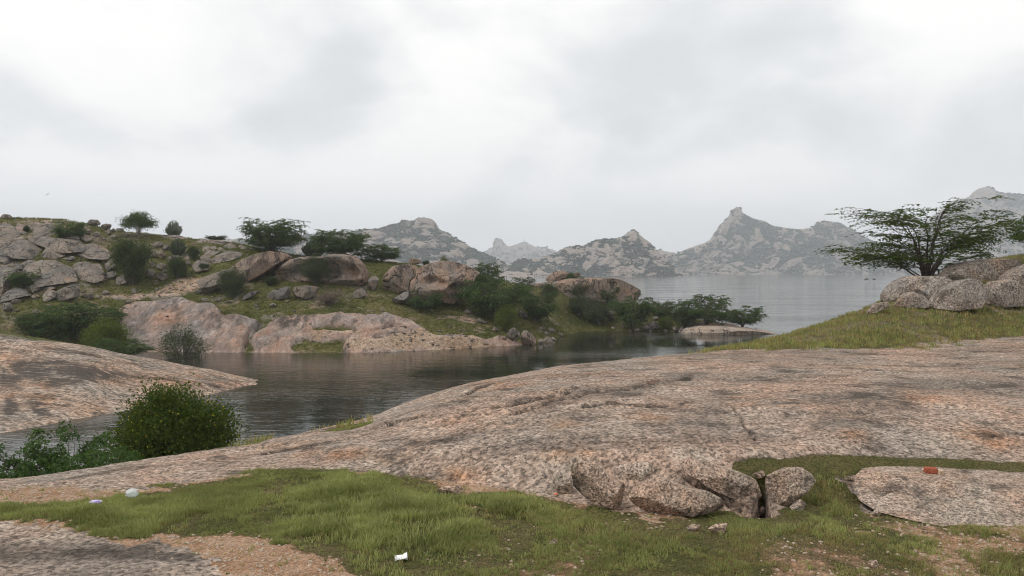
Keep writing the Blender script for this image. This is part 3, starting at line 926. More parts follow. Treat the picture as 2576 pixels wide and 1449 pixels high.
LAB = {
    'cliff': ['blocky grey stone beside the large ribbed cliff slab', 'thin stone lying on the grassy cliff ledge', 'small tan block above the steep grey block', 'tilted flat block touching the small tan block',
              'rough block resting on the upright grey cliff block', 'narrow block at the foot of the biggest lower cliff block', 'flat stone resting above the squarish cliff-foot block', 'small rounded stone below the narrow cliff-foot block',
              'dark block against the foot of the tall dark cliff tree', 'dark lowest block under the tall dark cliff tree', 'grey block half behind the tall dark cliff tree', 'outer block next to the smooth dark slab at the cliff foot'],
    'crest': ['egg-shaped boulder below the broad slab capping the crest heap', 'tall narrow boulder standing in the crest heap', 'low wide boulder at the bottom of the crest heap', 'flat slab of the crest heap under the umbrella tree twigs',
              'tilted flat boulder of the heap closest to the umbrella tree trunk', 'brown angular block on the shoulder of the crest heap', 'broad dark slab capping the crest heap', 'wedge-shaped boulder touching the green cliff-top bush',
              'low rounded rock breaking the grassy skyline away from the heap', 'small block squeezed between the tall narrow boulder and the flat slab', 'small loose stone on the grass under the crest heap'],
    'gully': ['large smooth oval boulder beside the dark succulent dome', 'pale angular boulder just below the smooth oval one', 'leaning boulder touching the dark succulent dome', 'broad boulder beside the upper crown of the tall dark tree',
              'upright block in the gully above the squarish boulder', 'squarish boulder halfway down the gully', 'dark boulder at the right foot of the tall dark tree', 'tan stone just under the dark succulent dome', 'flat stone directly above the round dark bush',
              'little stone wedged next to the pale angular boulder', 'block standing right beside the round dark bush', 'rounded block touching the edge of the fractured outcrop', 'small stone tucked under the squarish gully boulder'],
    'outcrop': ['rounded brown block at the top edge of the fractured outcrop', 'long flat top block of the outcrop under the flat green bush', 'pale cushion-shaped block in the middle of the fractured outcrop', 'squarish block just below the cushion-shaped one',
                'reddish rounded block above the longest pale slab', 'small wedge between the cushion-shaped and the reddish block', 'flat block right under the rounded brown top block', 'end block of the outcrop nearest the fan-shaped thorn tree',
                'small filler block under the long flat top block', 'thin block sandwiched above the cushion-shaped one'],
    'foot': ['small round boulder right beside the big pitted boulder', 'upright small boulder, second along from the big pitted boulder', 'pale broad boulder on the bare earth path', 'low pointed stone on the grass below the tall dark tree',
             'flat-bottomed stone alone on the grass below the earth path', 'slanting flat stone under the smooth dark slab', 'pale flat stone just above the wide thorn shrub', 'tall pale block standing below the smooth dark slab',
             'pale stone below the squarish cliff-foot block', 'small white stone directly under the big pitted boulder', 'tiny stone beside the pale broad boulder on the path', 'tiny stone against the upper edge of the big pitted boulder',
             'small stone next to the tall pale block', 'small stone below the dark boulder at the tall tree foot'],
    'meadow': ['dark flat stone below the two low jointed slabs', 'small stone stacked on a flat one in the meadow', 'flat stone under the small stacked stone in the meadow', 'pale stone lying near the dry brown bush', 'long thin stone below the low dark slab',
               'grey stone at the top edge of the pink rock slope', 'small white stone at the joint between the two low slabs', 'tiny white stone under the dark angular boulder', 'tiny pale stone under the dark wedge rock'],
    'shore': ['narrow rock squeezed between the tall upright and the largest shore boulder', 'rock leaning behind the rounded boulder in the shallows', 'dark rock between the largest shore boulder and the rounded one', 'low rock on the grass behind the rounded shallows boulder',
              'flat rock farthest up the shore heap', 'dark flat rock at the foot of the tall upright shore boulder', 'tiny rock touching the water below the largest shore boulder', 'low slab of the shore heap next to the small pale rock'],
    'neck': ['largest grey rock at the foot of the tall drooping peninsula shrub', 'low waterline rock beside the largest peninsula rock', 'dark rounded rock where the flat tip begins', 'small pale rock at the waterline under the loose grey-green shrub',
             'tiny pale rock in the water before the largest peninsula rock', 'rock wedged just behind the largest peninsula rock', 'tiny waterline rock beneath the small yellow-green bush', 'small rock on the grass beneath the loose grey-green shrub',
             'stone showing below the rounded shrub of the outcrop', 'tall grey rock between the loose shrub and the tall drooping one', 'tiny stone at the near end of the flat tip', 'low waterline stone at the foot of the tall drooping shrub'],
}
RR0 = mat_rock('granite_tan', 0.3, 0, (0.33, 0.255, 0.20), (0.28, 0.24, 0.205), (0.40, 0.33, 0.275), 0.6, 0.15)
RG, RP, RD = M['rock_grey'], M['rock_pink'], M['rock_dark']
CL = 'granite blocks of the cliff on the far bank'
cliff_rocks = [
    ([(0, 370), (50, 355), (150, 370), (165, 420), (210, 470), (205, 500), (110, 515), (0, 515), (-160, 500), (-150, 380)], RG, 'broad grey slab on top of the far cliff, above the long crack'),
    ([(195, 455), (240, 440), (295, 455), (250, 475)], RG, 'thin flat stone wedged beside the top cliff slab'),
    ([(295, 470), (380, 380), (470, 360), (540, 390), (590, 430), (560, 495), (430, 480)], RG, 'brown-grey wedge slab leaning left of the bush on the cliff top'),
    ([(580, 500), (640, 440), (790, 470), (800, 525), (680, 518)], RG, 'dark slab directly under the green bush on the cliff top'),
    ([(790, 490), (850, 478), (940, 515), (880, 548)], RG, 'flat diamond-shaped slab jutting at the end of the long cliff crack'),
    ([(300, 505), (420, 488), (590, 512), (760, 532), (890, 575), (820, 640), (680, 660), (530, 605), (360, 560)], RG, 'longest cliff slab, lying under the long dark crack'),
    ([(0, 545), (110, 522), (240, 512), (230, 545), (110, 605), (60, 640), (-60, 620)], RG, 'long narrow slab sloping down below the topmost cliff slab'),
    ([(80, 625), (150, 575), (260, 535), (330, 572), (440, 622), (430, 660), (330, 720), (200, 715), (100, 665)], RG, 'large rounded cliff slab with a ribbed face, left of the green ledge'),
    ([(420, 690), (480, 622), (540, 612), (660, 682), (590, 715), (480, 722)], RG, 'tent-shaped grey block above the grassy cliff ledge'),
    ([(0, 620), (80, 652), (130, 712), (110, 770), (40, 750), (-60, 725), (-60, 640)], RG, None),
    ([(730, 680), (880, 582), (960, 572), (1060, 612), (1130, 682), (1100, 712), (900, 722), (790, 702)], RG, 'pale pyramid-shaped slab beside the tall dark tree on the cliff'),
    ([(640, 715), (740, 692), (770, 712), (700, 738)], RG, None),
    ([(130, 785), (200, 768), (240, 800), (230, 825), (150, 820)], RG, None),
    ([(215, 765), (290, 732), (360, 732), (330, 782), (250, 805)], RG, None),
    ([(270, 815), (430, 742), (560, 747), (720, 812), (770, 940), (600, 972), (430, 1000), (400, 940)], RG, 'biggest lower cliff block with slanting grey ribs'),
    ([(750, 765), (860, 752), (920, 762), (880, 812), (760, 862)], RG, None),
    ([(760, 875), (900, 785), (1010, 772), (1040, 852), (1050, 930), (980, 960), (800, 930)], RG, 'upright grey cliff block left of the tall dark tree'),
    ([(-80, 800), (0, 802), (90, 807), (180, 842), (100, 960), (60, 1060), (-80, 1080)], RG, 'steep grey block behind the feathery shrub at the cliff foot'),
    ([(0, 1140), (100, 1052), (170, 1017), (250, 1032), (310, 1092), (200, 1122), (80, 1150), (0, 1165)], RD, 'smooth dark slab under the feathery shrub at the cliff foot'),
    ([(300, 1000), (370, 952), (410, 982), (415, 1022), (340, 1062)], RG, None),
    ([(440, 1015), (530, 1000), (570, 1020), (500, 1036)], RG, None),
    ([(435, 1062), (500, 1032), (570, 1052), (575, 1112), (460, 1155)], RG, 'squarish block touching the pitted boulder at the cliff foot'),
    ([(310, 1102), (360, 1072), (405, 1097), (370, 1127)], RG, None),
    ([(1040, 872), (1170, 842), (1180, 892), (1100, 922), (1050, 912)], RD, None),
    ([(1160, 922), (1260, 882), (1290, 960), (1180, 990)], RD, None),
    ([(1060, 760), (1150, 700), (1180, 800), (1080, 850)], RG, None),
    ([(-60, 1080), (10, 1080), (40, 1130), (-20, 1170), (-60, 1160)], RG, None),
]
spare = iter(LAB['cliff'])
for pts, m, lab in cliff_rocks:
    ground_rock(bank, 'Z1', pts, m, lab or next(spare), CL, 'slope', 'cliff_block', 0.9, 0.06, 0.36, off=-0.4, grow=1.09, steep=1.05)
top_rocks = [
    [(945, 485), (970, 437), (1010, 442), (1012, 482), (980, 497)], [(1080, 445), (1100, 410), (1130, 432), (1125, 472), (1090, 477)],
    [(1110, 497), (1150, 470), (1205, 480), (1190, 512), (1130, 512)], [(1165, 412), (1230, 405), (1270, 432), (1200, 447)],
    [(1215, 492), (1270, 455), (1330, 460), (1320, 487), (1250, 502)], [(1020, 395), (1070, 360), (1130, 370), (1120, 407), (1050, 435)],
    [(880, 345), (930, 320), (990, 325), (1030, 367), (960, 387), (890, 372)], [(850, 445), (900, 415), (940, 422), (910, 477)],
    [(0, 300), (40, 265), (100, 270), (130, 300), (60, 312)], [(1130, 415), (1160, 410), (1170, 440), (1140, 455)], [(1030, 510), (1060, 500), (1075, 520), (1045, 528)]]
for pts, lab in zip(top_rocks, LAB['crest']):
    ground_rock(bank, 'Z1', pts, RG, lab, 'boulders heaped on the crest', 'stand', 'boulder', 0.9, 0.08)
mid_rocks = [
    [(1530, 572), (1580, 542), (1640, 547), (1670, 572), (1620, 602), (1560, 602)], [(1605, 662), (1640, 647), (1690, 682), (1640, 717), (1605, 702)],
    [(1625, 622), (1690, 572), (1712, 602), (1680, 637)], [(1500, 642), (1560, 632), (1600, 662), (1550, 707), (1490, 692)], [(1520, 752), (1570, 747), (1575, 802), (1530, 812)],
    [(1590, 772), (1640, 762), (1700, 782), (1690, 832), (1600, 822)], [(1480, 842), (1540, 822), (1580, 852), (1560, 902), (1490, 902)],
    [(1690, 710), (1730, 690), (1760, 720), (1720, 745)], [(1740, 690), (1800, 680), (1840, 700), (1800, 730), (1750, 720)], [(1560, 690), (1580, 670), (1600, 690), (1580, 710)],
    [(1880, 740), (1920, 735), (1945, 780), (1900, 790)], [(1980, 640), (2010, 620), (2040, 650), (2000, 675)], [(1640, 830), (1680, 822), (1700, 850), (1650, 860)]]
for pts, lab in zip(mid_rocks, LAB['gully']):
    ground_rock(bank, 'Z1', pts, RG, lab, 'boulders in the gully', 'stand', 'boulder', 0.9, 0.08)
ground_rock(bank, 'Z1', [(1590, 882), (1620, 857), (1680, 872), (1710, 912), (1660, 942), (1600, 912)], RG, 'pale rounded boulder alone beneath the dark bush in the gully')
for pts, lab in zip(([(1995, 545), (2050, 515), (2110, 527), (2060, 582), (2000, 582)], [(2060, 555), (2100, 527), (2220, 530), (2290, 557), (2250, 577), (2080, 582)],
            [(2060, 662), (2130, 632), (2235, 647), (2150, 697), (2080, 692)], [(2040, 692), (2080, 682), (2165, 707), (2130, 752), (2050, 732)],
            [(2255, 602), (2340, 557), (2400, 592), (2390, 632), (2290, 652)], [(2190, 622), (2240, 602), (2290, 642), (2230, 657)], [(2050, 590), (2140, 585), (2130, 625), (2060, 640)],
            [(2400, 620), (2440, 580), (2500, 600), (2480, 640)], [(2140, 600), (2190, 590), (2200, 620), (2150, 630)], [(2060, 610), (2130, 610), (2120, 640), (2050, 650)]), LAB['outcrop']):
    ground_rock(bank, 'Z1', pts, RG, lab, 'blocks of the fractured outcrop', 'slope', 'cliff_block', 0.9, 0.06, 0.36, grow=1.1)
ground_rock(bank, 'Z1', [(2145, 747), (2200, 682), (2330, 632), (2480, 662), (2450, 702), (2340, 742), (2190, 772)], RG, 'longest pale slab of the fractured outcrop, just above the tilted slab', mode='slope', name='rock_slab')
ground_rock(bank, 'Z1', [(1945, 792), (2010, 732), (2100, 747), (2180, 782), (2130, 832), (1990, 857)], RG, 'lowest block of the fractured outcrop, cut by slanting joints', mode='slope', name='cliff_block')
ground_rock(bank, 'Z1', [(1500, 495), (1640, 478), (1820, 478), (1950, 520), (1700, 524)], RG, 'flat bare slab on the crest under the pale succulent bush', mode='slope', name='rock_slab')
ground_rock(bank, 'Z1', [(565, 1062), (640, 1012), (760, 987), (805, 1022), (800, 1102), (700, 1142), (620, 1147), (580, 1112)], RG, 'big pitted grey boulder standing on the grass at the cliff foot', noise=0.09,
            dents=[(640, 1080, 40, .25), (700, 1070, 40, .25), (760, 1060, 40, .2)])
for pts, lab in zip(([(820, 1097), (860, 1062), (890, 1082), (870, 1117)], [(885, 1112), (900, 1067), (950, 1072), (955, 1117), (910, 1132)], [(1025, 1062), (1070, 1032), (1120, 1062), (1090, 1087), (1040, 1082)],
            [(1325, 1027), (1360, 1012), (1390, 1042), (1350, 1057)], [(1250, 1167), (1290, 1132), (1350, 1157), (1300, 1170)], [(100, 1162), (160, 1127), (235, 1132), (190, 1172)], [(320, 1242), (370, 1232), (415, 1262), (350, 1287)],
            [(30, 1167), (100, 1162), (140, 1232), (100, 1262), (40, 1242)], [(455, 1200), (490, 1175), (530, 1190), (500, 1220)], [(605, 1180), (630, 1165), (655, 1180), (630, 1195)],
            [(995, 1100), (1020, 1088), (1045, 1100), (1020, 1115)], [(820, 1045), (840, 1035), (862, 1050), (840, 1065)], [(145, 1240), (175, 1225), (205, 1240), (180, 1255)], [(1570, 1020), (1590, 1008), (1608, 1022), (1590, 1035)]), LAB['foot']):
    ground_rock(bank, 'Z1', pts, RG, lab, 'small boulders below the cliff', depth=1.0, noise=0.09)
ground_rock(bank, 'Z1', [(1975, 1062), (2010, 1022), (2060, 1047), (2010, 1082)], RG, 'single pale stone beside the lower lobe of the tilted slab')
# tilted slab, domes and the hollowed boulder
ground_rock(bank, 'Z2', [(500, 605), (620, 522), (750, 472), (880, 446), (980, 456), (1040, 490), (1022, 530), (900, 612), (760, 692), (640, 765), (560, 770), (500, 700)], RP, 'huge reddish tilted slab overhanging a dark gap', mode='stand', name='rock_slab', depth=1.0, noise=0.045, e=0.34, facets=3, off=3.0)
ground_rock(bank, 'Z2', [(200, 712), (330, 652), (500, 592), (540, 700), (400, 792), (290, 837), (240, 802)], RG, 'pale grey lobe forming the lower end of the tilted slab', name='rock_slab', depth=0.9, noise=0.06, off=0.5)
ground_rock(bank, 'Z2', [(880, 710), (960, 602), (1060, 522), (1180, 502), (1300, 500), (1400, 481), (1520, 470), (1640, 490), (1720, 560), (1752, 640), (1745, 742), (1640, 795), (1400, 795), (1200, 745), (1000, 755)], RP,
            'broad domed outcrop with shallow hollows behind the grey shrub', name='rock_dome', depth=0.8, noise=0.10, e=0.42, facets=4, off=2.5, dents=[(1460, 660, 60, 1.5), (1640, 640, 60, 1.4), (1500, 600, 90, 1.0), (1000, 680, 80, 1.0), (1180, 640, 70, .8), (1320, 560, 60, .8)])
ground_rock(bank, 'Z2', [(815, 832), (900, 792), (1030, 767), (1040, 872), (900, 892), (820, 882)], RD, 'dark grey low slab left of the vertical joint under the dome', name='rock_slab', noise=0.06, e=0.5)
ground_rock(bank, 'Z2', [(1040, 885), (1045, 772), (1180, 757), (1300, 772), (1260, 872), (1120, 892)], RG, 'grey low slab right of the vertical joint under the dome', name='rock_slab', noise=0.06, e=0.5)
ground_rock(bank, 'Z2', [(1755, 690), (1830, 652), (1850, 702), (1810, 812), (1760, 762)], RG, 'narrow upright rock between the dome and the split boulder', depth=1.0)
ground_rock(bank, 'Z2', [(1880, 812), (1900, 662), (1980, 582), (2110, 562), (2230, 572), (2210, 652), (2145, 722), (2135, 812), (2000, 835)], RP, 'left half of the split boulder, grey-brown with a deep joint beside it', noise=0.05, e=0.5)
ground_rock(bank, 'Z2', [(1615, 822), (1680, 772), (1750, 832), (1700, 872), (1620, 872)], RD, 'dark angular boulder below the domed outcrop beside the dead branch')
ground_rock(bank, 'Z2', [(1960, 902), (2030, 852), (2130, 802), (2132, 922), (2000, 932)], RD, 'dark wedge rock at the foot of the split boulder')
ground_rock(bank, 'Z2', [(2110, 542), (2140, 502), (2230, 516), (2255, 550), (2190, 566), (2115, 562)], RP, 'small brown rock balanced on top of the split boulder', off=8.0)
ground_rock(bank, 'Z2', [(345, 902), (400, 862), (395, 907)], RG, 'small upright stone below the round bush under the tilted slab')
ground_rock(bank, 'Z2', [(540, 892), (680, 812), (760, 810), (690, 862), (600, 892)], RD, 'low dark slab lying in the grass below the tilted slab', name='rock_slab')
for pts, lab in zip(([(825, 932), (870, 917), (925, 942), (870, 952)], [(695, 942), (720, 927), (740, 947), (715, 955)], [(695, 967), (760, 960), (740, 982), (700, 980)], [(1490, 980), (1510, 970), (1530, 985), (1505, 992)],
            [(405, 910), (500, 890), (500, 905), (430, 920)], [(200, 880), (250, 870), (300, 890), (250, 915)], [(980, 900), (1020, 888), (1035, 900), (1000, 912)], [(1790, 990), (1805, 980), (1820, 992), (1800, 1000)], [(1870, 990), (1890, 978), (1905, 990), (1890, 1000)]), LAB['meadow']):
    ground_rock(bank, 'Z2', pts, RG, lab, 'stones in the meadow', depth=1.0)
ground_rock(bank, 'Z3', [(305, 462), (310, 382), (370, 332), (380, 252), (480, 202), (620, 176), (740, 180), (880, 220), (1010, 290), (960, 342), (930, 422), (860, 482), (825, 565), (740, 605), (600, 597), (480, 590), (330, 580)], RP,
            'great brown boulder with scooped hollows, right half of the split pair', depth=0.95, noise=0.05, e=0.42, facets=4,
            dents=[(530, 375, 70, 1.6), (640, 400, 50, 1.0), (770, 270, 80, 1.0), (480, 265, 60, .7), (740, 460, 60, .9), (620, 560, 130, 1.2)])
ground_rock(bank, 'Z3', [(100, 592), (160, 532), (280, 462), (300, 562), (200, 612)], RD, 'grey wedge leaning against the hollowed boulder')
for pts, lab in (([(840, 682), (880, 662), (935, 692), (920, 712), (850, 707)], 'pale block in the grass left of the drooping thorn shrub'),
                 ([(960, 772), (1000, 752), (1065, 792), (1040, 807), (980, 787)], 'low tan stone on the bare strip below the drooping thorn shrub'),
                 ([(1370, 722), (1420, 672), (1500, 722), (1480, 752), (1400, 752)], 'smooth grey boulder poking out under the drooping thorn shrub')):
    ground_rock(bank, 'Z3', pts, RG, lab)
ground_rock(bank, 'Z3', [(1750, 430), (1760, 385), (1900, 352), (2100, 346), (2390, 352), (2500, 395), (2640, 470), (2740, 570), (2600, 600), (2000, 590), (1800, 580)], RP, 'long flat-topped tan outcrop above the lake', name='rock_dome', depth=0.8, noise=0.045, e=0.42, facets=4, off=1.0)
ground_rock(bank, 'Z3', [(1490, 440), (1560, 402), (1740, 382), (1765, 425), (1650, 445), (1560, 480)], RP, 'thin tan slab undercut at the left end of the flat-topped outcrop', name='rock_slab', noise=0.05, off=4.0)
ground_rock(bank, 'Z3', [(1640, 362), (1660, 337), (1760, 282), (1850, 273), (1920, 301), (2060, 331), (2080, 346), (1900, 356), (1760, 385), (1660, 382)], RP, 'orange-brown cap rock on the flat-topped outcrop', name='rock_slab', noise=0.05, off=5.0)
ground_rock(bank, 'Z4', [(690, 462), (735, 428), (785, 470), (740, 480)], RD, 'small dark rock perched at the right end of the flat-topped outcrop', off=1.0)
ground_rock(bank, 'Z4', [(1245, 888), (1300, 846), (1450, 828), (1700, 836), (1900, 862), (2100, 892), (2420, 908), (2100, 935), (1600, 950), (1230, 940)], RR0, 'low smooth tan rock sheet forming the tip of the peninsula', name='rock_slab', depth=0.9, noise=0.03, e=0.75, facets=1, off=1.0)
shore_b = [([(1275, 932), (1300, 872), (1350, 847), (1380, 872), (1395, 942), (1340, 987), (1290, 967)], 'tall upright boulder behind the largest shore boulder'),
           ([(1415, 972), (1430, 892), (1470, 872), (1540, 922), (1585, 982), (1560, 1032), (1480, 1037), (1425, 1012)], 'largest tan boulder standing at the water edge'),
           ([(1640, 1012), (1650, 962), (1700, 947), (1750, 1002), (1740, 1032), (1650, 1032)], 'rounded boulder in the shallows right of the largest shore boulder'),
           ([(1880, 1007), (1920, 972), (1980, 1007), (1960, 1022), (1890, 1022)], 'lone rounded rock out in the inlet water'),
           ([(1790, 922), (1800, 897), (1850, 912), (1845, 934)], 'small pale rock at the shore nearest the shrubs'),
           ([(1120, 872), (1150, 842), (1190, 862), (1190, 897), (1140, 897)], 'squat boulder beside the yellowish shrub')]
for pts, lab in shore_b:
    ground_rock(bank, 'Z3', pts, M['rock_pink'] if 'tan' in lab else RG, lab, 'boulders along the shore', depth=1.0, noise=0.08)
for pts, lab in zip(([(1380, 892), (1410, 882), (1412, 942), (1385, 962)], [(1710, 962), (1740, 937), (1790, 982), (1780, 1007), (1750, 1002)], [(1590, 965), (1640, 962), (1640, 1032), (1600, 1015)], [(1640, 902), (1690, 882), (1720, 912), (1680, 932)],
            [(1580, 852), (1640, 837), (1690, 857), (1640, 882)], [(1220, 952), (1260, 937), (1290, 962), (1240, 977)], [(1560, 1020), (1590, 1012), (1610, 1032), (1580, 1038)], [(1690, 850), (1740, 850), (1780, 890), (1720, 900)]), LAB['shore']):
    ground_rock(bank, 'Z3', pts, RG, lab, 'boulders along the shore', depth=1.0, noise=0.09)
for pts, lab in zip(([(830, 852), (950, 782), (1030, 802), (1000, 862), (880, 882)], [(750, 882), (800, 852), (850, 872), (830, 892)], [(1145, 852), (1200, 837), (1230, 872), (1170, 892)], [(530, 850), (560, 835), (590, 852), (560, 866)], [(910, 885), (930, 862), (952, 885), (930, 893)],
            [(955, 740), (1000, 735), (1020, 770), (970, 780)], [(1060, 880), (1085, 865), (1105, 885), (1080, 892)], [(370, 800), (400, 780), (430, 805), (400, 825)], [(170, 690), (200, 675), (230, 710), (190, 740)], [(460, 660), (540, 650), (580, 720), (540, 790), (470, 740)],
            [(1230, 880), (1250, 870), (1262, 890), (1240, 895)], [(690, 880), (720, 865), (745, 885), (715, 892)]), LAB['neck']):
    ground_rock(bank, 'Z4', pts, RG, lab, 'rocks among the peninsula shrubs', depth=1.0, noise=0.09)
ground_rock(bank, 'Z4', [(940, 622), (1000, 616), (1150, 652), (1130, 690), (1000, 660)], RP, 'low tan slab between the shrubs on the peninsula crest', mode='slope', name='rock_slab')
# right-hand boulders under the thorn tree
RR = M['rock_right']
for pts, lab, off in (([(1480, 812), (1560, 742), (1700, 692), (1850, 677), (1980, 681), (2035, 702), (1990, 800), (1940, 870), (1750, 870), (1640, 860), (1560, 855)], 'long speckled boulder on top of the heap right of the thorn tree', 1.2),
                      ([(1950, 832), (2000, 782), (2080, 742), (2200, 702), (2300, 760), (2300, 900), (2120, 920), (2010, 880)], 'speckled boulder at the right end of the heap, above the grass gap', 0.6),
                      ([(1005, 995), (1010, 932), (1090, 852), (1200, 817), (1340, 817), (1300, 900), (1300, 985), (1100, 1015)], 'dark-topped boulder overhanging the lake under the thorn tree', 1.2),
                      ([(1280, 902), (1320, 822), (1420, 817), (1500, 832), (1530, 890), (1450, 990), (1380, 1035), (1320, 980)], 'rust-stained boulder directly below the thorn tree trunk', 0.7),
                      ([(1395, 1042), (1480, 922), (1600, 852), (1700, 837), (1780, 902), (1770, 962), (1720, 1042), (1560, 1067)], 'large grey speckled boulder in the middle of the heap', 0),
                      ([(1100, 1042), (1160, 962), (1220, 937), (1300, 962), (1362, 1032), (1280, 1057)], 'small mound-shaped boulder in front of the dark-topped one', 0),
                      ([(1830, 1032), (1840, 932), (1880, 862), (2000, 847), (2120, 902), (2135, 982), (2110, 1032), (1950, 1042)], 'round pale boulder right of the grassy cleft', 0),
                      ([(860, 1102), (920, 1032), (1000, 1017), (1015, 1052), (930, 1092)], 'low rock at the edge of the slope above the lake', 0)):
    ground_rock(near, 'Z5', pts, RR, lab, 'boulder heap under the thorn tree', depth=0.95, noise=0.08, e=0.34, off=off, grow=1.17, facets=6)
# broken rocks at the foot of the dome
RN = M['rock_near']
for pts, lab, off, ee in (([(520, 165), (650, 142), (800, 182), (860, 262), (990, 342), (1010, 420), (1060, 565), (900, 570), (780, 530), (570, 450), (550, 300)], 'rounded broken boulder at the left end of the cracked row', 0.05, .6),
                          ([(850, 192), (950, 152), (1200, 150), (1300, 240), (1210, 300), (1080, 380), (990, 352), (900, 290)], 'flat broken block wedged behind the cracked row', 0.12, .6),
                          ([(1010, 402), (1100, 332), (1230, 262), (1330, 290), (1500, 362), (1700, 405), (1840, 485), (1930, 580), (1850, 600), (1600, 570), (1300, 600), (1150, 615), (1060, 545)], 'long low boulder with a hollow under its front edge', 0.0, .55),
                          ([(1430, 152), (1510, 112), (1600, 132), (1850, 202), (2060, 272), (2110, 312), (2142, 430), (2085, 530), (1960, 470), (1750, 375), (1530, 270)], 'thick slab leaning over the dark crevice', 0.16, .5),
                          ([(2155, 332), (2200, 262), (2350, 192), (2480, 192), (2560, 242), (2600, 302), (2500, 402), (2400, 470), (2370, 560), (2230, 585), (2185, 452)], 'pale rounded boulder just right of the dark crevice', 0.1, .6),
                          ([(370, 352), (390, 262), (440, 252), (540, 302), (552, 442), (450, 440)], 'small dark rock under the left broken boulder', 0.0, .6)):
    ground_rock(near_flat, 'Y7', pts, RN, lab, 'broken rocks along the foot of the dome', depth=0.5, noise=0.06, e=ee * 0.55, off=off + 0.03, facets=14, back=0.3)
for pts, lab in (([(2380, 532), (2470, 462), (2540, 512), (2500, 562), (2400, 562)], 'small rough stone leaning on the pale rounded boulder'),
                 ([(2050, 262), (2150, 217), (2177, 252), (2130, 292), (2080, 292)], 'little orange stone at the top of the dark crevice'),
                 ([(2110, 572), (2150, 517), (2210, 562), (2200, 592), (2130, 595)], 'small stone in the mouth of the dark crevice'),
                 ([(1510, 702), (1560, 672), (1640, 682), (1610, 722), (1530, 732)], 'flat pale stone in the grass beside a darker stone'),
                 ([(1690, 712), (1760, 672), (1870, 667), (1840, 742), (1740, 752)], 'darker split stone in the grass below the long low boulder'),
                 ([(340, 842), (400, 792), (430, 832), (380, 852)], 'pointed pale green-grey stone alone in the grass'),):
    ground_rock(near, 'Y7', pts, RN, lab, 'loose stones in the foreground grass', depth=1.0, noise=0.1, e=.75, name='stone')
ground_rock(near, 'Y8', [(910, 562), (930, 420), (1000, 356), (1200, 340), (1700, 350), (2100, 370), (2576, 405), (3300, 440), (3300, 820), (2576, 865), (2100, 800), (1700, 760), (1300, 790), (1020, 735), (930, 642)], RN,
            'wide low granite slab carrying the red brick', name='rock_slab', mode='slope', steep=2.0, depth=1.3, noise=0.03, e=0.42, off=-0.05, facets=3)
for pts, lab in (([(1085, 802), (1110, 772), (1210, 752), (1270, 792), (1220, 822), (1110, 832)], 'white speckled stone in the grass against the wide slab'),
                 ([(1045, 1292), (1060, 1267), (1130, 1262), (1147, 1312), (1110, 1337), (1050, 1322)], 'cubic grey stone sitting on the bare orange soil'),
                 ([(820, 452), (860, 437), (900, 452), (870, 477)], 'small grey stone in the grassy gap beside the wide slab'),
                 ([(1560, 980), (1590, 965), (1640, 985), (1600, 995)], 'flat tan stone on the bare gravel patch'),
                 ([(1690, 830), (1720, 815), (1790, 830), (1760, 855)], 'low brown stone under the edge of the wide slab'),
                 ([(1860, 870), (1900, 850), (1980, 880), (1920, 900)], 'dark flat stone on the gravel below the wide slab')):
    ground_rock(near, 'Y8', pts, RN, lab, 'loose stones in the foreground grass', depth=1.0, noise=0.1, e=.75, name='stone')
ground_rock(near, 'Y6', [(1690, 300), (1760, 265), (1900, 270), (1960, 310), (1880, 335), (1740, 335)], RN, 'pale hump of granite rising at the back edge of the lush grass', depth=1.0, noise=0.05)
# rocks far out in the lake
for pts, lab in (([(2318, 1040), (2340, 1015), (2362, 1012), (2372, 1040)], 'pointed dark rock far out in the lake behind the thorn tree'), ([(2405, 1038), (2420, 1012), (2440, 1030), (2470, 1040)], 'low dark rock far out in the lake behind the thorn tree')):
    o = outline_rock('lake_rock', V('Z8', pts), 640.0, RD, 0.9, res=2)
    tag(o, lab, 'rock')

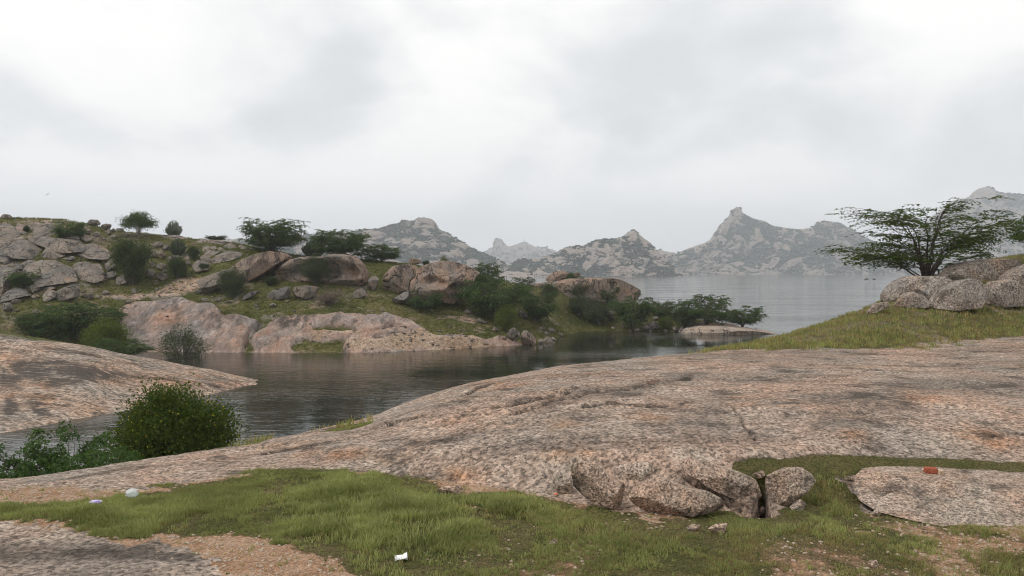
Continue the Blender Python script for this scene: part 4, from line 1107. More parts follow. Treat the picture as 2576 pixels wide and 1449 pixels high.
# ---------------------------------------------------------------- far hills
def hill(name, label, z, sil, base_py, Y0, seed, scrub_bias, amp=1.0, extra=(), n=(260, 90), faces=()):
    pts = V(z, sil) + list(extra)
    pts.sort()
    px = np.array([p[0] for p in pts]); py = np.array([p[1] for p in pts])
    xs = np.linspace(px[0], px[-1], n[0])
    top = np.interp(xs, px, py)
    Hm = np.maximum(0, (base_py - top) * Y0 / F)
    Yr = Y0 + 25 + 1.25 * Hm
    Zr = EYE - (top - HY) * Yr / F
    t = np.linspace(0, 1, n[1])
    tb = np.linspace(0, 1, 22)[1:]
    Yg = Y0 + (Yr - Y0)[:, None] * t[None, :]
    shape = 0.62 * t + 0.38 * t ** 2.2
    Zg = -4 + (Zr + 4)[:, None] * shape[None, :]
    Yb = Yr[:, None] + (60 + 1.5 * Hm)[:, None] * tb[None, :]
    Zb = Zr[:, None] * (1 - tb[None, :] ** 1.4) - 4 * tb[None, :]
    Y = np.concatenate([Yg, Yb], 1); Z = np.concatenate([Zg, Zb], 1)
    X = (xs[:, None] - CX) / F * Y
    # rounded granite faces: large cells stepped outwards, deep joints between
    P = np.stack([X, Y, Z], -1).reshape(-1, 3)
    s = 1 / 26.0
    q = P * s
    warp = np.stack([fbm(q * 0.8 + 5 * k, 3, seed + k) for k in range(3)], -1)
    q = q + warp * 0.9
    cells = np.abs(fbm(q, 3, seed + 31))
    bulge = np.sqrt(np.clip(cells * 2.2, 0, 1))
    fine = np.sqrt(np.clip(np.abs(fbm(q * 2.6, 3, seed + 41)) * 2.4, 0, 1))
    tall = np.repeat(np.concatenate([np.sin(np.pi * np.clip(t, 0, 1)) ** 0.6, np.zeros(21)])[None, :], n[0], 0).reshape(-1)
    Hs = np.repeat(np.clip(Hm / 60, 0.15, 1.0)[:, None], Y.shape[1], 1).reshape(-1)
    X = X.reshape(-1)
    push = amp * tall * Hs * (13 * bulge + 5 * fine)
    Y = Y.reshape(-1) - push
    Z = Z.reshape(-1) + 0.30 * push
    rg = np.repeat((vnoise(np.stack([xs * 0.16, xs * 0, xs * 0], -1), seed) * 0.8 + vnoise(np.stack([xs * 0.5, xs * 0 + 3, xs * 0], -1), seed) * 0.6)[:, None], n[1] + 21, 1)
    near_top = np.exp(-((np.concatenate([t, 1 + tb]) - 1) / 0.06) ** 2)[None, :]
    Z = Z + (rg * near_top * Y0 / F * 1.2 * (Hs.reshape(rg.shape) > 0.2)).reshape(-1)
    P2 = np.stack([X, Y, Z], -1)
    low = fbm(P * np.array([1 / 55, 1 / 90, 1 / 40]), 4, seed + 55)
    scr = 0.5 + scrub_bias - 0.03 + 0.85 * low - 0.75 * (bulge - 0.62) - 0.2 * (fine - 0.6)
    me = make_mesh(name, P2, grid_faces(n[0], n[1] + 21)[:, ::-1].copy(), M['hill'])
    attr(me, 'scrub', scr)
    o = bpy.data.objects.new(name, me)
    col.objects.link(o)
    tag(o, kind='structure')
    # bushes: low clumps
    rng = np.random.default_rng(seed)
    G = P2.reshape(n[0], n[1] + 21, 3)[:, :n[1] + 1]
    S = scr.reshape(n[0], n[1] + 21)[:, :n[1] + 1]
    a = G[1:, :-1] - G[:-1, :-1]; b = G[:-1, 1:] - G[:-1, :-1]
    ar = np.linalg.norm(np.cross(a, b), axis=-1) * np.clip((S[:-1, :-1] - 0.40) * 5, 0.06, 1) * (G[:-1, :-1, 2] > 0.5)
    c = np.cumsum(ar.reshape(-1))
    N_ = int(min(7000, c[-1] / (14.0 * (Y0 / 1400.0) ** 2)))
    k = np.searchsorted(c, rng.random(N_) * c[-1])
    i, j = np.unravel_index(np.clip(k, 0, ar.size - 1), ar.shape)
    u, v = rng.random((2, N_))
    pt = G[i, j] + a[i, j] * u[:, None] + b[i, j] * v[:, None]
    D, fc = ico(1)
    D2 = D * (0.75 + 0.5 * rng.random((40, len(D), 1)))
    rad = (1.1 + 1.7 * rng.random(N_) ** 2) * (Y0 / 1400.0) ** 0.8
    Vv = (D2[rng.integers(0, 40, N_)] * np.stack([rad * 1.2, rad * 1.2, rad * 0.85], -1)[:, None, :] + pt[:, None, :] + np.array([0, 0, 0.4]) * rad[:, None, None])
    Ff = fc[None] + (np.arange(N_) * len(D))[:, None, None]
    s_o = mesh_obj('hill_scrub', Vv.reshape(-1, 3), Ff.reshape(-1, 3), M['scrub'], smooth=False)
    tag(s_o, kind='stuff')
    for fz, poly in faces:
        pl = V(fz, poly)
        cx_ = sum(p[0] for p in pl) / len(pl); tp_, bt_ = min(p[1] for p in pl), max(p[1] for p in pl)
        ci = int(np.clip((cx_ - xs[0]) / (xs[-1] - xs[0]) * (n[0] - 1), 0, n[0] - 1))
        gy, gz = G[ci, :, 1], G[ci, :, 2]
        pp = HY + F * (EYE - gz) / gy
        def at_(v):
            k_ = np.nonzero(pp <= v)[0]
            return gy[k_[0]] if len(k_) else gy[-1]
        Ym = at_((tp_ + bt_) / 2)
        dz_ = max(1.0, (bt_ - tp_) * Ym / F)
        tl = math.atan(np.clip((at_(tp_) - at_(bt_)) / dz_, 0.2, 1.3))
        outline_rock('rock_face', pl, Ym + 1.5, M['hill_rock'], 0.5, tl, 0.4, 0.13, parent=o, res=4, facets=12)
    return o


H1 = [(-2600, 560), (-1200, 470), (-500, 430), (0, 400), (280, 372), (380, 357), (500, 355), (640, 320), (760, 285), (830, 255), (900, 260), (950, 272), (960, 226), (1050, 222), (1150, 240), (1200, 290), (1215, 330), (1280, 380), (1400, 440),
      (1500, 500), (1620, 575), (1720, 620), (1850, 680), (1950, 720), (2100, 800), (2300, 850), (2420, 885)]
H2 = [(100, 870), (250, 800), (400, 702), (640, 672), (840, 622), (870, 590), (930, 556), (1050, 546), (1150, 540), (1200, 510), (1300, 472), (1440, 462), (1560, 450), (1640, 380), (1690, 365), (1730, 368), (1780, 420), (1900, 530), (1970, 610),
      (2080, 700), (2150, 780), (2210, 830), (2245, 884)]
H3 = [(-300, 800), (0, 720), (200, 722), (300, 742), (430, 766), (500, 732), (620, 690), (760, 635), (850, 500), (900, 455), (960, 380), (985, 322), (1040, 293), (1075, 310), (1085, 350), (1130, 380), (1180, 415), (1270, 425), (1380, 490), (1500, 505),
      (1680, 525), (1800, 500), (1840, 455), (1930, 440), (2060, 460), (2200, 520), (2400, 640), (2600, 760), (2900, 960)]
H4 = [(600, 1090), (900, 800), (1200, 480), (1400, 300), (1530, 212), (1560, 182), (1650, 168), (1690, 150), (1760, 86), (1830, 72), (1890, 86), (1930, 120), (2000, 126), (2136, 136), (2400, 170), (3200, 300), (4200, 600)]
H5 = [(1500, 760), (1730, 612), (1838, 545), (1846, 460), (1900, 455), (1942, 470), (1952, 502), (2010, 550), (2080, 522), (2160, 498), (2210, 506), (2320, 550), (2425, 562), (2445, 545), (2462, 572), (2540, 592), (2640, 660), (2900, 800)]
FA1 = [('Z6', p) for p in ([(390, 410), (440, 370), (560, 375), (670, 415), (640, 440), (500, 470), (400, 440)], [(960, 230), (1050, 222), (1150, 240), (1200, 290), (1205, 330), (1100, 285), (1000, 275)], [(780, 380), (830, 340), (960, 340), (990, 380), (940, 410), (860, 390)],
    [(1040, 420), (1120, 430), (1250, 480), (1280, 510), (1180, 500), (1080, 480)], [(1100, 540), (1200, 530), (1205, 565), (1110, 565)], [(1230, 510), (1300, 510), (1315, 560), (1250, 560)], [(1180, 380), (1240, 370), (1260, 400), (1210, 440)],
    [(1290, 420), (1350, 420), (1360, 460), (1300, 450)], [(800, 490), (960, 490), (1000, 520), (820, 520)], [(920, 450), (960, 440), (970, 470), (930, 475)], [(830, 600), (950, 590), (1000, 630), (860, 640)], [(1400, 640), (1480, 620), (1560, 650), (1450, 670)])]
FA2 = [('Z7', p) for p in ([(1100, 830), (1150, 720), (1280, 600), (1330, 620), (1290, 700), (1200, 800), (1130, 850)], [(1340, 880), (1440, 810), (1560, 765), (1700, 780), (1770, 820), (1740, 860), (1660, 880)], [(1580, 620), (1640, 560), (1760, 550), (1820, 580), (1740, 600), (1600, 650)],
    [(1690, 690), (1760, 690), (1830, 730), (1780, 760), (1720, 720)], [(1020, 610), (1100, 575), (1150, 580), (1120, 620), (1040, 650)], [(1740, 440), (1800, 440), (1900, 530), (1870, 590), (1780, 520)], [(1400, 580), (1450, 535), (1540, 540), (1500, 590), (1420, 620)],
    [(1810, 870), (1830, 840), (1960, 840), (2000, 870), (1900, 885)], [(930, 750), (1000, 710), (1050, 720), (1000, 770)], [(1730, 620), (1810, 620), (1820, 670), (1760, 680)], [(1600, 465), (1690, 430), (1730, 450), (1680, 490)], [(1330, 560), (1380, 540), (1390, 590), (1345, 590)], [(1410, 660), (1480, 650), (1500, 720), (1430, 700)])]
FA3 = [('Z8', p) for p in ([(1340, 900), (1400, 810), (1500, 800), (1450, 850), (1380, 920)], [(1450, 940), (1560, 830), (1700, 800), (1720, 840), (1600, 900), (1500, 960)], [(1060, 770), (1080, 700), (1160, 690), (1140, 760)], [(1400, 700), (1430, 645), (1500, 660), (1500, 720), (1440, 730)],
    [(1150, 640), (1160, 550), (1200, 540), (1210, 640)], [(1215, 640), (1220, 480), (1260, 510), (1300, 650)], [(580, 980), (680, 940), (780, 920), (760, 975)], [(840, 600), (870, 500), (960, 390), (990, 480), (940, 590)], [(985, 335), (1040, 297), (1078, 320), (1080, 360), (990, 375)],
    [(1000, 480), (1040, 380), (1120, 370), (1130, 450), (1060, 520)], [(1842, 465), (1930, 443), (2058, 465), (2060, 500), (1860, 500)], [(700, 800), (760, 790), (750, 890), (690, 880)], [(2050, 540), (2120, 500), (2150, 560), (2080, 580)])]
hill('hill', '', 'Z6', H1, 696, 1390, 201, 0.05, faces=FA1)
hill('hill', '', 'Z7', H2, 696, 1380, 231, 0.07, faces=FA2)
hill('hill', '', 'Z8', H3, 691.2, 2150, 261, 0.06, amp=1.5, n=(300, 100), faces=FA3)
hill('hill', '', 'Z5', H4, 691, 2450, 291, -0.04, amp=1.6, n=(220, 100))
hill('hill', '', 'Z6', H5, 690, 3600, 321, -0.10, amp=1.6, n=(180, 70))
# low shore joining the two nearer hills
hill('hill', '', 'V', [(1180, 694), (1240, 690), (1290, 683), (1330, 686), (1375, 694)], 696.5, 1330, 351, -0.25, amp=0.25, n=(60, 16))

# mast on the farthest hill
mY = 3620.0
mx, mz0, mz1 = (V('Z6', [(2192, 500)])[0][0] - CX) / F * mY, EYE - (V('Z6', [(2192, 504)])[0][1] - HY) * mY / F, EYE - (V('Z6', [(2192, 460)])[0][1] - HY) * mY / F


# ---------------------------------------------------------------- vegetation
def tube(pts, r0, r1, sides=4):
    pts = np.asarray(pts, float)
    n = len(pts)
    d = np.gradient(pts, axis=0)
    d /= np.linalg.norm(d, axis=1, keepdims=True) + 1e-9
    up = np.where(np.abs(d[:, 2:3]) > 0.9, np.array([[1.0, 0, 0]]), np.array([[0, 0, 1.0]]))
    a = np.cross(d, up); a /= np.linalg.norm(a, axis=1, keepdims=True) + 1e-9
    b = np.cross(d, a)
    r = np.linspace(r0, r1, n)[:, None]
    ang = np.arange(sides) * 2 * math.pi / sides
    v = np.concatenate([(pts + r * (a * math.cos(t) + b * math.sin(t)))[:, None] for t in ang], 1).reshape(-1, 3)
    f = []
    for i in range(n - 1):
        for k in range(sides):
            k2 = (k + 1) % sides
            f.append((i * sides + k, i * sides + k2, (i + 1) * sides + k2, (i + 1) * sides + k))
    return v, np.array(f)


class Acc:
    def __init__(self): self.v, self.f, self.n = [], [], 0

    def add(self, v, f):
        self.v.append(v); self.f.append(np.asarray(f) + self.n); self.n += len(v)

    def arrays(self): return np.concatenate(self.v), np.concatenate(self.f)


def bez(a, b, c, n):
    t = np.linspace(0, 1, n)[:, None]
    return (1 - t) ** 2 * a + 2 * t * (1 - t) * b + t * t * c


def leaves(cen, direc, ln, wd, rng):
    """diamond leaves at cen, pointing along direc"""
    n = len(cen)
    d = direc / (np.linalg.norm(direc, axis=1, keepdims=True) + 1e-9)
    r = rng.normal(size=(n, 3))
    s = np.cross(d, r); s /= np.linalg.norm(s, axis=1, keepdims=True) + 1e-9
    L = (ln * (0.7 + 0.6 * rng.random(n)))[:, None]; W = (wd * (0.7 + 0.6 * rng.random(n)))[:, None]
    v = np.stack([cen - d * L * 0.5, cen + s * W * 0.5, cen + d * L * 0.5, cen - s * W * 0.5], 1).reshape(-1, 3)
    return v, np.arange(4 * n).reshape(-1, 4)


def thorn(seed, limbs=13, subs=7, strands=4, leaf=(0.03, 0.012), per=16, rad=0.5, droop=0.14, base_h=0.0, flat=0.42, trunk=0.0, br=0.012, low=0.25, jit=0.010, tmin=0.28):
    """An arching thorn tree one unit wide and one unit high: limbs fan out of the base, strands arch over and droop."""
    rng = np.random.default_rng(seed)
    W, Lf = Acc(), Acc()
    base = np.zeros(3)
    if trunk:
        top = np.array([rng.normal() * .03, rng.normal() * .03, trunk])
        W.add(*tube(bez(base, np.array([.03, 0, trunk * .5]), top, 6), br * 1.9, br * 1.3, 6)); base = top
    cs, ds = [], []
    for k in range(limbs):
        ph = 2 * math.pi * (k + rng.random() * 0.8) / limbs
        rh = rad * math.sqrt(rng.random() * 0.85 + 0.1) * 0.85
        zt = (1 - flat * (rh / rad) ** 2) * (0.80 + 0.2 * rng.random())
        if rng.random() < low: zt *= 0.35 + 0.4 * rng.random()
        zt = max(zt, base[2] + 0.06)
        e = np.array([math.cos(ph) * rh, math.sin(ph) * rh, zt])
        c = base + np.array([math.cos(ph) * rh * 0.35, math.sin(ph) * rh * 0.35, (zt - base[2]) * 0.75])
        limb = bez(base + np.array([rng.normal() * .012, rng.normal() * .012, 0]), c, e, 9)
        limb[1:-1] += rng.normal(size=(7, 3)) * 0.008
        W.add(*tube(limb, br, br * 0.3, 4))
        for j in range(subs):
            t = tmin + (1 - tmin) * rng.random() if j else 1.0
            i = min(8, int(t * 8))
            p = limb[i]
            a2 = ph + rng.normal() * 0.95
            ln = (0.10 + 0.16 * rng.random()) * (0.8 + rad)
            dirv = np.array([math.cos(a2), math.sin(a2), 0.30 + 0.35 * rng.random()])
            q = p + dirv * ln * 0.6
            e2 = p + np.array([dirv[0] * ln, dirv[1] * ln, dirv[2] * ln * 0.55 + 0.02])
            e2[:2] *= min(1.0, rad / max(1e-6, np.hypot(e2[0], e2[1])))
            e2[2] = min(e2[2], 1.0)
            sb = bez(p, q, e2, 5)
            W.add(*tube(sb, br * 0.35, br * 0.12, 3))
            for m in range(strands):
                s0 = sb[rng.integers(1, 5)]
                a3 = a2 + rng.normal() * 0.8
                l3 = 0.07 + 0.10 * rng.random()
                s1 = s0 + np.array([math.cos(a3) * l3 * .6, math.sin(a3) * l3 * .6, 0.03 * rng.random()])
                s2 = s0 + np.array([math.cos(a3) * l3, math.sin(a3) * l3, -droop * rng.random()])
                st = bez(s0, s1, s2, per)
                cs.append(st + rng.normal(size=st.shape) * jit)
                g = np.gradient(st, axis=0)
                g /= np.linalg.norm(g, axis=1, keepdims=True) + 1e-9
                side = np.stack([-g[:, 1], g[:, 0], g[:, 2] * 0], -1) * rng.choice([-1, 1], (per, 1))
                ds.append(g * 0.8 + side * 0.7 + rng.normal(size=st.shape) * 0.35)
    cc, dd = np.concatenate(cs), np.concatenate(ds)
    cc[:, 2] = np.maximum(cc[:, 2], 0.01)
    Lf.add(*leaves(cc, dd, leaf[0], leaf[1], rng))
    return W.arrays(), Lf.arrays()


def bush(seed, clumps=80, per=60, leaf=(0.035, 0.022), cr=0.10, bottom=0.06, hollow=0.45, br=0.012, lob=0.42, trunk=0.0):
    """A leafy bush one unit wide and high: clumps through an uneven ellipsoid, stems to the clumps."""
    rng = np.random.default_rng(seed)
    W = Acc()
    cs, ds = [], []
    for k in range(clumps):
        d = rng.normal(size=3); d[2] = d[2] * 0.9 + 0.25; d /= np.linalg.norm(d)
        r = (hollow + (1 - hollow) * rng.random() ** 0.5) * (0.82 + 0.3 * rng.random())
        r *= 0.98 + lob * float(vnoise((d * 1.7 + seed)[None, :], seed)[0])
        c = np.array([d[0] * 0.42 * r, d[1] * 0.42 * r, 0.52 + d[2] * 0.42 * r])
        c[2] = max(c[2], bottom)
        if k % 3 == 0:
            W.add(*tube(bez(np.array([rng.normal() * .02, rng.normal() * .02, 0]), np.array([c[0] * .3, c[1] * .3, max(trunk, c[2] * .6)]), c, 6), br, br * .25, 4))
        n = int(per * (0.6 + 0.8 * rng.random()))
        o = rng.normal(size=(n, 3)) * cr * (0.6 + 0.6 * rng.random())
        cs.append(c + o); ds.append(o + d * 0.05 + rng.normal(size=(n, 3)) * 0.06)
    cc, dd = np.concatenate(cs), np.concatenate(ds)
    cc[:, 2] = np.clip(cc[:, 2], 0.0, 1.05)
    return W.arrays(), leaves(cc, dd, leaf[0], leaf[1], rng)


def succulent(seed, n=110, r=0.028):
    rng = np.random.default_rng(seed)
    A = Acc()
    for k in range(n):
        ph = rng.random() * 2 * math.pi; rr = math.sqrt(rng.random())
        e = np.array([math.cos(ph) * 0.47 * rr, math.sin(ph) * 0.47 * rr, (1 - 0.5 * rr ** 2) * (0.75 + .25 * rng.random())])
        c = np.array([e[0] * 0.85, e[1] * 0.85, e[2] * 0.35])
        p = bez(np.array([e[0] * .25, e[1] * .25, 0]), c, e, 6)
        A.add(*tube(p, r, r * 0.75, 5))
        p0 = p[3]; q = p0 + np.array([rng.normal() * .05, rng.normal() * .05, .03])
        A.add(*tube(bez(p0, q, q + np.array([0, 0, .12 + .1 * rng.random()]), 4), r * .8, r * .6, 5))
    return A.arrays()


def dead(seed, n=46, br=0.012):
    rng = np.random.default_rng(seed)
    A = Acc()
    for k in range(n):
        ph = rng.random() * 2 * math.pi; rr = 0.5 * rng.random() ** 0.5
        e = np.array([math.cos(ph) * rr, math.sin(ph) * rr, 0.25 + 0.75 * rng.random() * (1 - rr)])
        p = bez(np.zeros(3), np.array([e[0] * .3, e[1] * .3, e[2] * .8]), e, 7)
        p[1:] += rng.normal(size=(6, 3)) * 0.015
        A.add(*tube(p, br, br * .4, 3))
        for j in range(7):
            s = p[rng.integers(2, 7)]
            q = s + rng.normal(size=3) * 0.11 + np.array([0, 0, .03])
            q[2] = max(q[2], .01)
            A.add(*tube(bez(s, (s + q) / 2 + rng.normal(size=3) * .02, q, 4), br * .5, br * .25, 3))
    return A.arrays()


PROTO = {}


def proto(key, wood, leaf, wm, lm):
    PROTO[key] = (make_mesh(key + '_trunk', wood[0], wood[1], wm), make_mesh(key + '_crown', leaf[0], leaf[1], lm, smooth=False))


for k in range(3):
    proto('thorn%d' % k, *thorn(400 + k, limbs=17, subs=10, strands=6, per=14, leaf=(0.036, 0.018), low=0.35, flat=0.5, br=0.009, droop=0.11), M['bark'], M['leaf_thorn'])
for k in range(2):
    proto('open%d' % k, *thorn(420 + k, limbs=13, subs=9, strands=6, per=11, leaf=(0.030, 0.016), low=0.25, flat=0.4, trunk=0.06, br=0.008), M['bark'], M['leaf_grey'])
proto('umbrella', *bush(433, 90, 62, (0.042, 0.026), 0.065, bottom=0.44, hollow=0.35, br=0.007, trunk=0.42, lob=0.2), M['bark_pale'], M['leaf_thorn'])
for k in range(2):
    proto('dark%d' % k, *bush(440 + k, 130, 75, (0.042, 0.026), 0.085), M['bark'], M['leaf_dark'])
    proto('grey%d' % k, *bush(450 + k, 130, 70, (0.040, 0.022), 0.080), M['bark'], M['leaf_grey'])
proto('yellow0', *bush(460, 120, 65, (0.045, 0.018), 0.085), M['bark'], M['leaf_yellow'])
proto('fan0', *thorn(405, limbs=24, subs=11, strands=6, per=13, leaf=(0.034, 0.017), low=0.3, flat=0.55, br=0.009, droop=0.08, tmin=0.32), M['bark'], M['leaf_thorn'])
proto('sparse0', *bush(466, 150, 34, (0.034, 0.018), 0.07, hollow=0.5, br=0.009, lob=0.3), M['bark'], M['leaf_grey'])
for k, mm in enumerate(('stem_euph', 'stem_pale')):
    PROTO['succ%d' % k] = (make_mesh('succulent_stems', *succulent(470 + k, 120 if k == 0 else 190, 0.028 if k == 0 else 0.015), M[mm]),)
PROTO['dead0'] = (make_mesh('dead_twigs', *dead(480), M['twig']),)


def plant(terrain, key, x0, x1, top, base, label, cat='shrub', name='shrub', group=None, Y=None, rz=None, sink=0.05, deep=0.9, off=0.0):
    cx = (x0 + x1) / 2
    if Y is None:
        h = terrain.hit(cx, base)
        h[1] += off
        h[2] = np.interp(h[1], *terrain.column(cx)) if off else h[2]
    else:
        Yc, Zc = terrain.column(cx)
        h = np.array([(cx - CX) / F * Y, Y, np.interp(Y, Yc, Zc)])
    Y = h[1]
    ww = (x1 - x0) * Y / F
    z1 = EYE - (top - HY) * Y / F
    hh = max(0.3, z1 - h[2] + sink)
    ROCKN[0] += 1
    o = empty(name, ((cx - CX) / F * Y, Y, h[2] - sink), (ww, ww * deep, hh), (ROCKN[0] * 2.4) % 6.28 if rz is None else rz)
    tag(o, label, cat, group)
    pr = PROTO[key]
    if len(pr) == 2:
        for nm, me in zip(('trunk', 'crown'), pr):
            c = bpy.data.objects.new(nm, me); col.objects.link(c); c.parent = o
    else:
        c = bpy.data.objects.new('stems' if 'succ' in key else 'twigs', pr[0]); col.objects.link(c); c.parent = o
    return o


TB = 'thorn trees and shrubs of the far bank'
for row in [
    ('umbrella', 300, 399, 529, 597, 'slender umbrella-crowned tree standing on the crest against the sky', 'tree', 'thorn_tree'),
    ('succ1', 413, 462, 552, 593, 'pale finger-stemmed succulent bush on the crest against the sky', 'succulent', 'succulent_bush'),
    ('thorn0', 136, 214, 551, 600, 'low spreading green bush on top of the left cliff', 'shrub', 'shrub'),
    ('dark0', 278, 380, 600, 716, 'tall dark tree growing up the middle of the boulder cliff', 'tree', 'tree'),
    ('succ0', 423, 470, 597, 641, 'dark dome of upright succulent stems above the gully', 'succulent', 'succulent_bush'),
    ('dark1', 420, 475, 649, 699, 'round dark bush among the boulders in the gully', 'shrub', 'shrub'),
    ('thorn1', 18, 101, 676, 726, 'feathery shrub hanging over the smooth dark slab at the cliff foot', 'shrub', 'shrub'),
    ('thorn2', 92, 300, 755, 850, 'wide dark thorn shrub behind the sloping granite slab', 'shrub', 'shrub'),
    ('dark0', 40, 130, 790, 848, 'small dark shrub at the left of the wide thorn shrub', 'shrub', 'shrub'),
    ('fan0', 612, 760, 546, 638, 'fan-shaped thorn tree on the crest above the tilted slab', 'tree', 'thorn_tree'),
    ('succ0', 752, 828, 602, 645, 'wide dome of upright succulent stems beside the big crest thorn tree', 'succulent', 'succulent_bush'),
    ('fan0', 786, 930, 573, 652, 'broad dense thorn tree on the crest above the domed outcrop', 'tree', 'thorn_tree'),
    ('thorn2', 915, 1007, 612, 660, 'thorn tree drooping at the right end of the crest group', 'tree', 'thorn_tree'),
    ('grey0', 755, 834, 642, 718, 'upright grey-green shrub against the domed outcrop', 'shrub', 'shrub'),
    ('grey1', 546, 624, 676, 748, 'round grey-green bush in front of the tilted slab', 'shrub', 'shrub'),
    ('thorn0', 1027, 1115, 723, 781, 'dark arching shrub in front of the hollowed boulder', 'shrub', 'shrub'),
    ('thorn2', 1176, 1268, 658, 730, 'thorn shrub crowning the slope behind the great drooping one', 'shrub', 'shrub'),
    ('thorn1', 1160, 1322, 690, 804, 'great drooping thorn shrub right of the hollowed boulder', 'shrub', 'thorn_shrub'),
    ('open0', 1284, 1347, 688, 745, 'open small tree seen against the lake beside the cap rock', 'tree', 'tree'),
    ('thorn2', 1300, 1404, 727, 808, 'dark thorn shrub right of the smooth grey boulder', 'shrub', 'shrub'),
    ('yellow0', 1242, 1304, 769, 836, 'yellowish-green shrub growing above the shore boulders', 'shrub', 'shrub'),
    ('grey1', 1358, 1404, 713, 765, 'narrow grey shrub at the left foot of the flat-topped outcrop', 'shrub', 'shrub'),
    ('grey0', 1424, 1492, 699, 760, 'bushy grey shrub hiding the face of the flat-topped outcrop', 'shrub', 'shrub'),
    ('thorn0', 1488, 1555, 708, 765, 'bright feathery shrub on the flat-topped outcrop', 'shrub', 'shrub'),
    ('grey1', 1424, 1486, 744, 796, 'rounded shrub low in front of the flat-topped outcrop', 'shrub', 'shrub'),
    ('grey0', 1464, 1534, 756, 816, 'loose grey-green shrub above the dark shallows', 'shrub', 'shrub'),
    ('thorn1', 1538, 1645, 735, 830, 'tall drooping thorn shrub reaching the water of the peninsula', 'shrub', 'thorn_shrub'),
    ('yellow0', 1652, 1697, 796, 831, 'small yellow-green bush at the peninsula waterline', 'shrub', 'shrub'),
    ('dark1', 1684, 1762, 771, 824, 'brownish bush left of the two spreading thorn shrubs', 'shrub', 'shrub'),
    ('thorn2', 1708, 1848, 738, 816, 'larger spreading thorn shrub near the peninsula tip', 'shrub', 'thorn_shrub'),
    ('thorn0', 1818, 1918, 763, 818, 'last thorn shrub at the very tip of the peninsula', 'shrub', 'thorn_shrub'),
    ('dark0', 1422, 1449, 686, 706, 'tiny dark bush growing on the cap rock', 'shrub', 'shrub'),
    ('thorn1', 516, 570, 590, 606, 'flat green bush on the crest above the fractured outcrop', 'shrub', 'shrub'),
    ('dark0', 1062, 1082, 655, 668, 'tiny bush beside the balanced brown rock', 'shrub', 'shrub'),
    ('yellow0', 1105, 1129, 647, 660, 'tiny olive tuft on top of the hollowed boulder', 'shrub', 'shrub'),
    ('dark1', 664, 700, 695, 718, 'small dark bush in the gap under the tilted slab', 'shrub', 'shrub'),
    ('dark1', 470, 503, 620, 653, 'small dark bush behind the dome of succulent stems', 'shrub', 'shrub'),
    ('dark0', 500, 526, 662, 682, 'small dark bush against the lowest fractured block', 'shrub', 'shrub'),
    ('dark1', 58, 76, 568, 584, 'tiny bush in the joint of the top cliff slab', 'shrub', 'shrub'),
    ('thorn2', 1640, 1700, 755, 800, 'low green bush on the neck of the peninsula', 'shrub', 'shrub'),
]:
    key, x0, x1, top, base, lab, cat, nm = row
    plant(bank, key, x0, x1, top, base, lab, cat, nm, TB)
plant(bank, 'dead0', 780, 878, 716, 768, 'dry brown leafless bush below the domed outcrop', 'dead shrub', 'dead_shrub')
plant(slabA, 'yellow0', 212, 322, 804, 868, 'olive bushy shrub at the end of the wide thorn shrub', 'shrub', 'shrub', TB, Y=73)
plant(slabA, 'thorn0', 242, 370, 842, 894, 'low bright thorn shrub touching the water beside the sloping slab', 'shrub', 'shrub', TB, Y=70)
plant(bank, 'sparse0', 390, 536, 822, 899, 'open shrub standing in the inlet water before the pink slope', 'shrub', 'shrub', TB, Y=83, sink=0.3)

# fallen pale branch
rng = np.random.default_rng(77)
A = Acc()
h = bank.hit(1010, 770)
p0 = np.array([(V('Z2', [(1500, 850)])[0][0] - CX) / F * (h[1] - 1.0), h[1] - 1.0, h[2] - 0.1])
sx = ZOOM['Z2'][2] * h[1] / F
def bp(x, y): return p0 + np.array([(x - 1500) * sx, (x - 1500) * 0.004, (850 - y) * sx])
A.add(*tube(bez(bp(1500, 860), bp(1540, 800), bp(1640, 778), 7), .10, .06, 6))
for a, b, c in (((1590, 800), (1540, 760), (1470, 772)), ((1560, 810), (1520, 790), (1450, 790)), ((1620, 785), (1600, 750), (1540, 742)), ((1540, 820), (1500, 830), (1490, 900)), ((1600, 790), (1640, 800), (1660, 840)), ((1530, 830), (1520, 860), (1540, 890))):
    A.add(*tube(bez(bp(*a), bp(*b), bp(*c), 6), .055, .02, 4))
o = mesh_obj('dead_branch', *A.arrays(), M['bark_pale'])
tag(o, 'bleached fallen branch beside the dry brown bush', 'branch')

# --- thorn tree on the right, seen against the hills
tY = 34.0
tb = np.array([(2332 - CX) / F * tY, tY, EYE - (702 - HY) * tY / F])
W_, L_ = thorn(504, limbs=19, subs=11, strands=6, leaf=(0.0172, 0.0115), per=17, droop=0.06, low=0.5, flat=0.36, br=0.0085, jit=0.0055, tmin=0.42)
tree = empty('thorn_tree', tb - np.array([0, 0, .15]), (412 * tY / F, 390 * tY / F, 186 * tY / F + .15), 0.6)
tag(tree, 'wide flat-topped thorn tree growing from the boulder heap above the lake', 'tree')
mesh_obj('trunk', *W_, M['bark'], tree)
mesh_obj('crown', *L_, M['leaf_hero'], tree, smooth=False)
A = Acc()
def tp(x, y, d=0.0):
    q = V('Z5', [(x, y)])[0]
    return np.array([(q[0] - CX) / F * tY, tY + d, EYE - (q[1] - HY) * tY / F])
for a, b, c in (((1150, 480), (900, 270), (690, 290)), ((960, 370), (800, 280), (725, 255)), ((1290, 520), (1240, 360), (1232, 255)), ((1180, 470), (1120, 340), (1085, 285)), ((1750, 420), (1930, 460), (2060, 560))):
    A.add(*tube(bez(tp(*a), tp(*b), tp(*c), 6), .016, .005, 3))
tw = mesh_obj('bare_twigs', *A.arrays(), M['twig'])
tw.parent = tree
tw.matrix_parent_inverse = (__import__('mathutils').Matrix.LocRotScale(tree.location, tree.rotation_euler, tree.scale)).inverted()
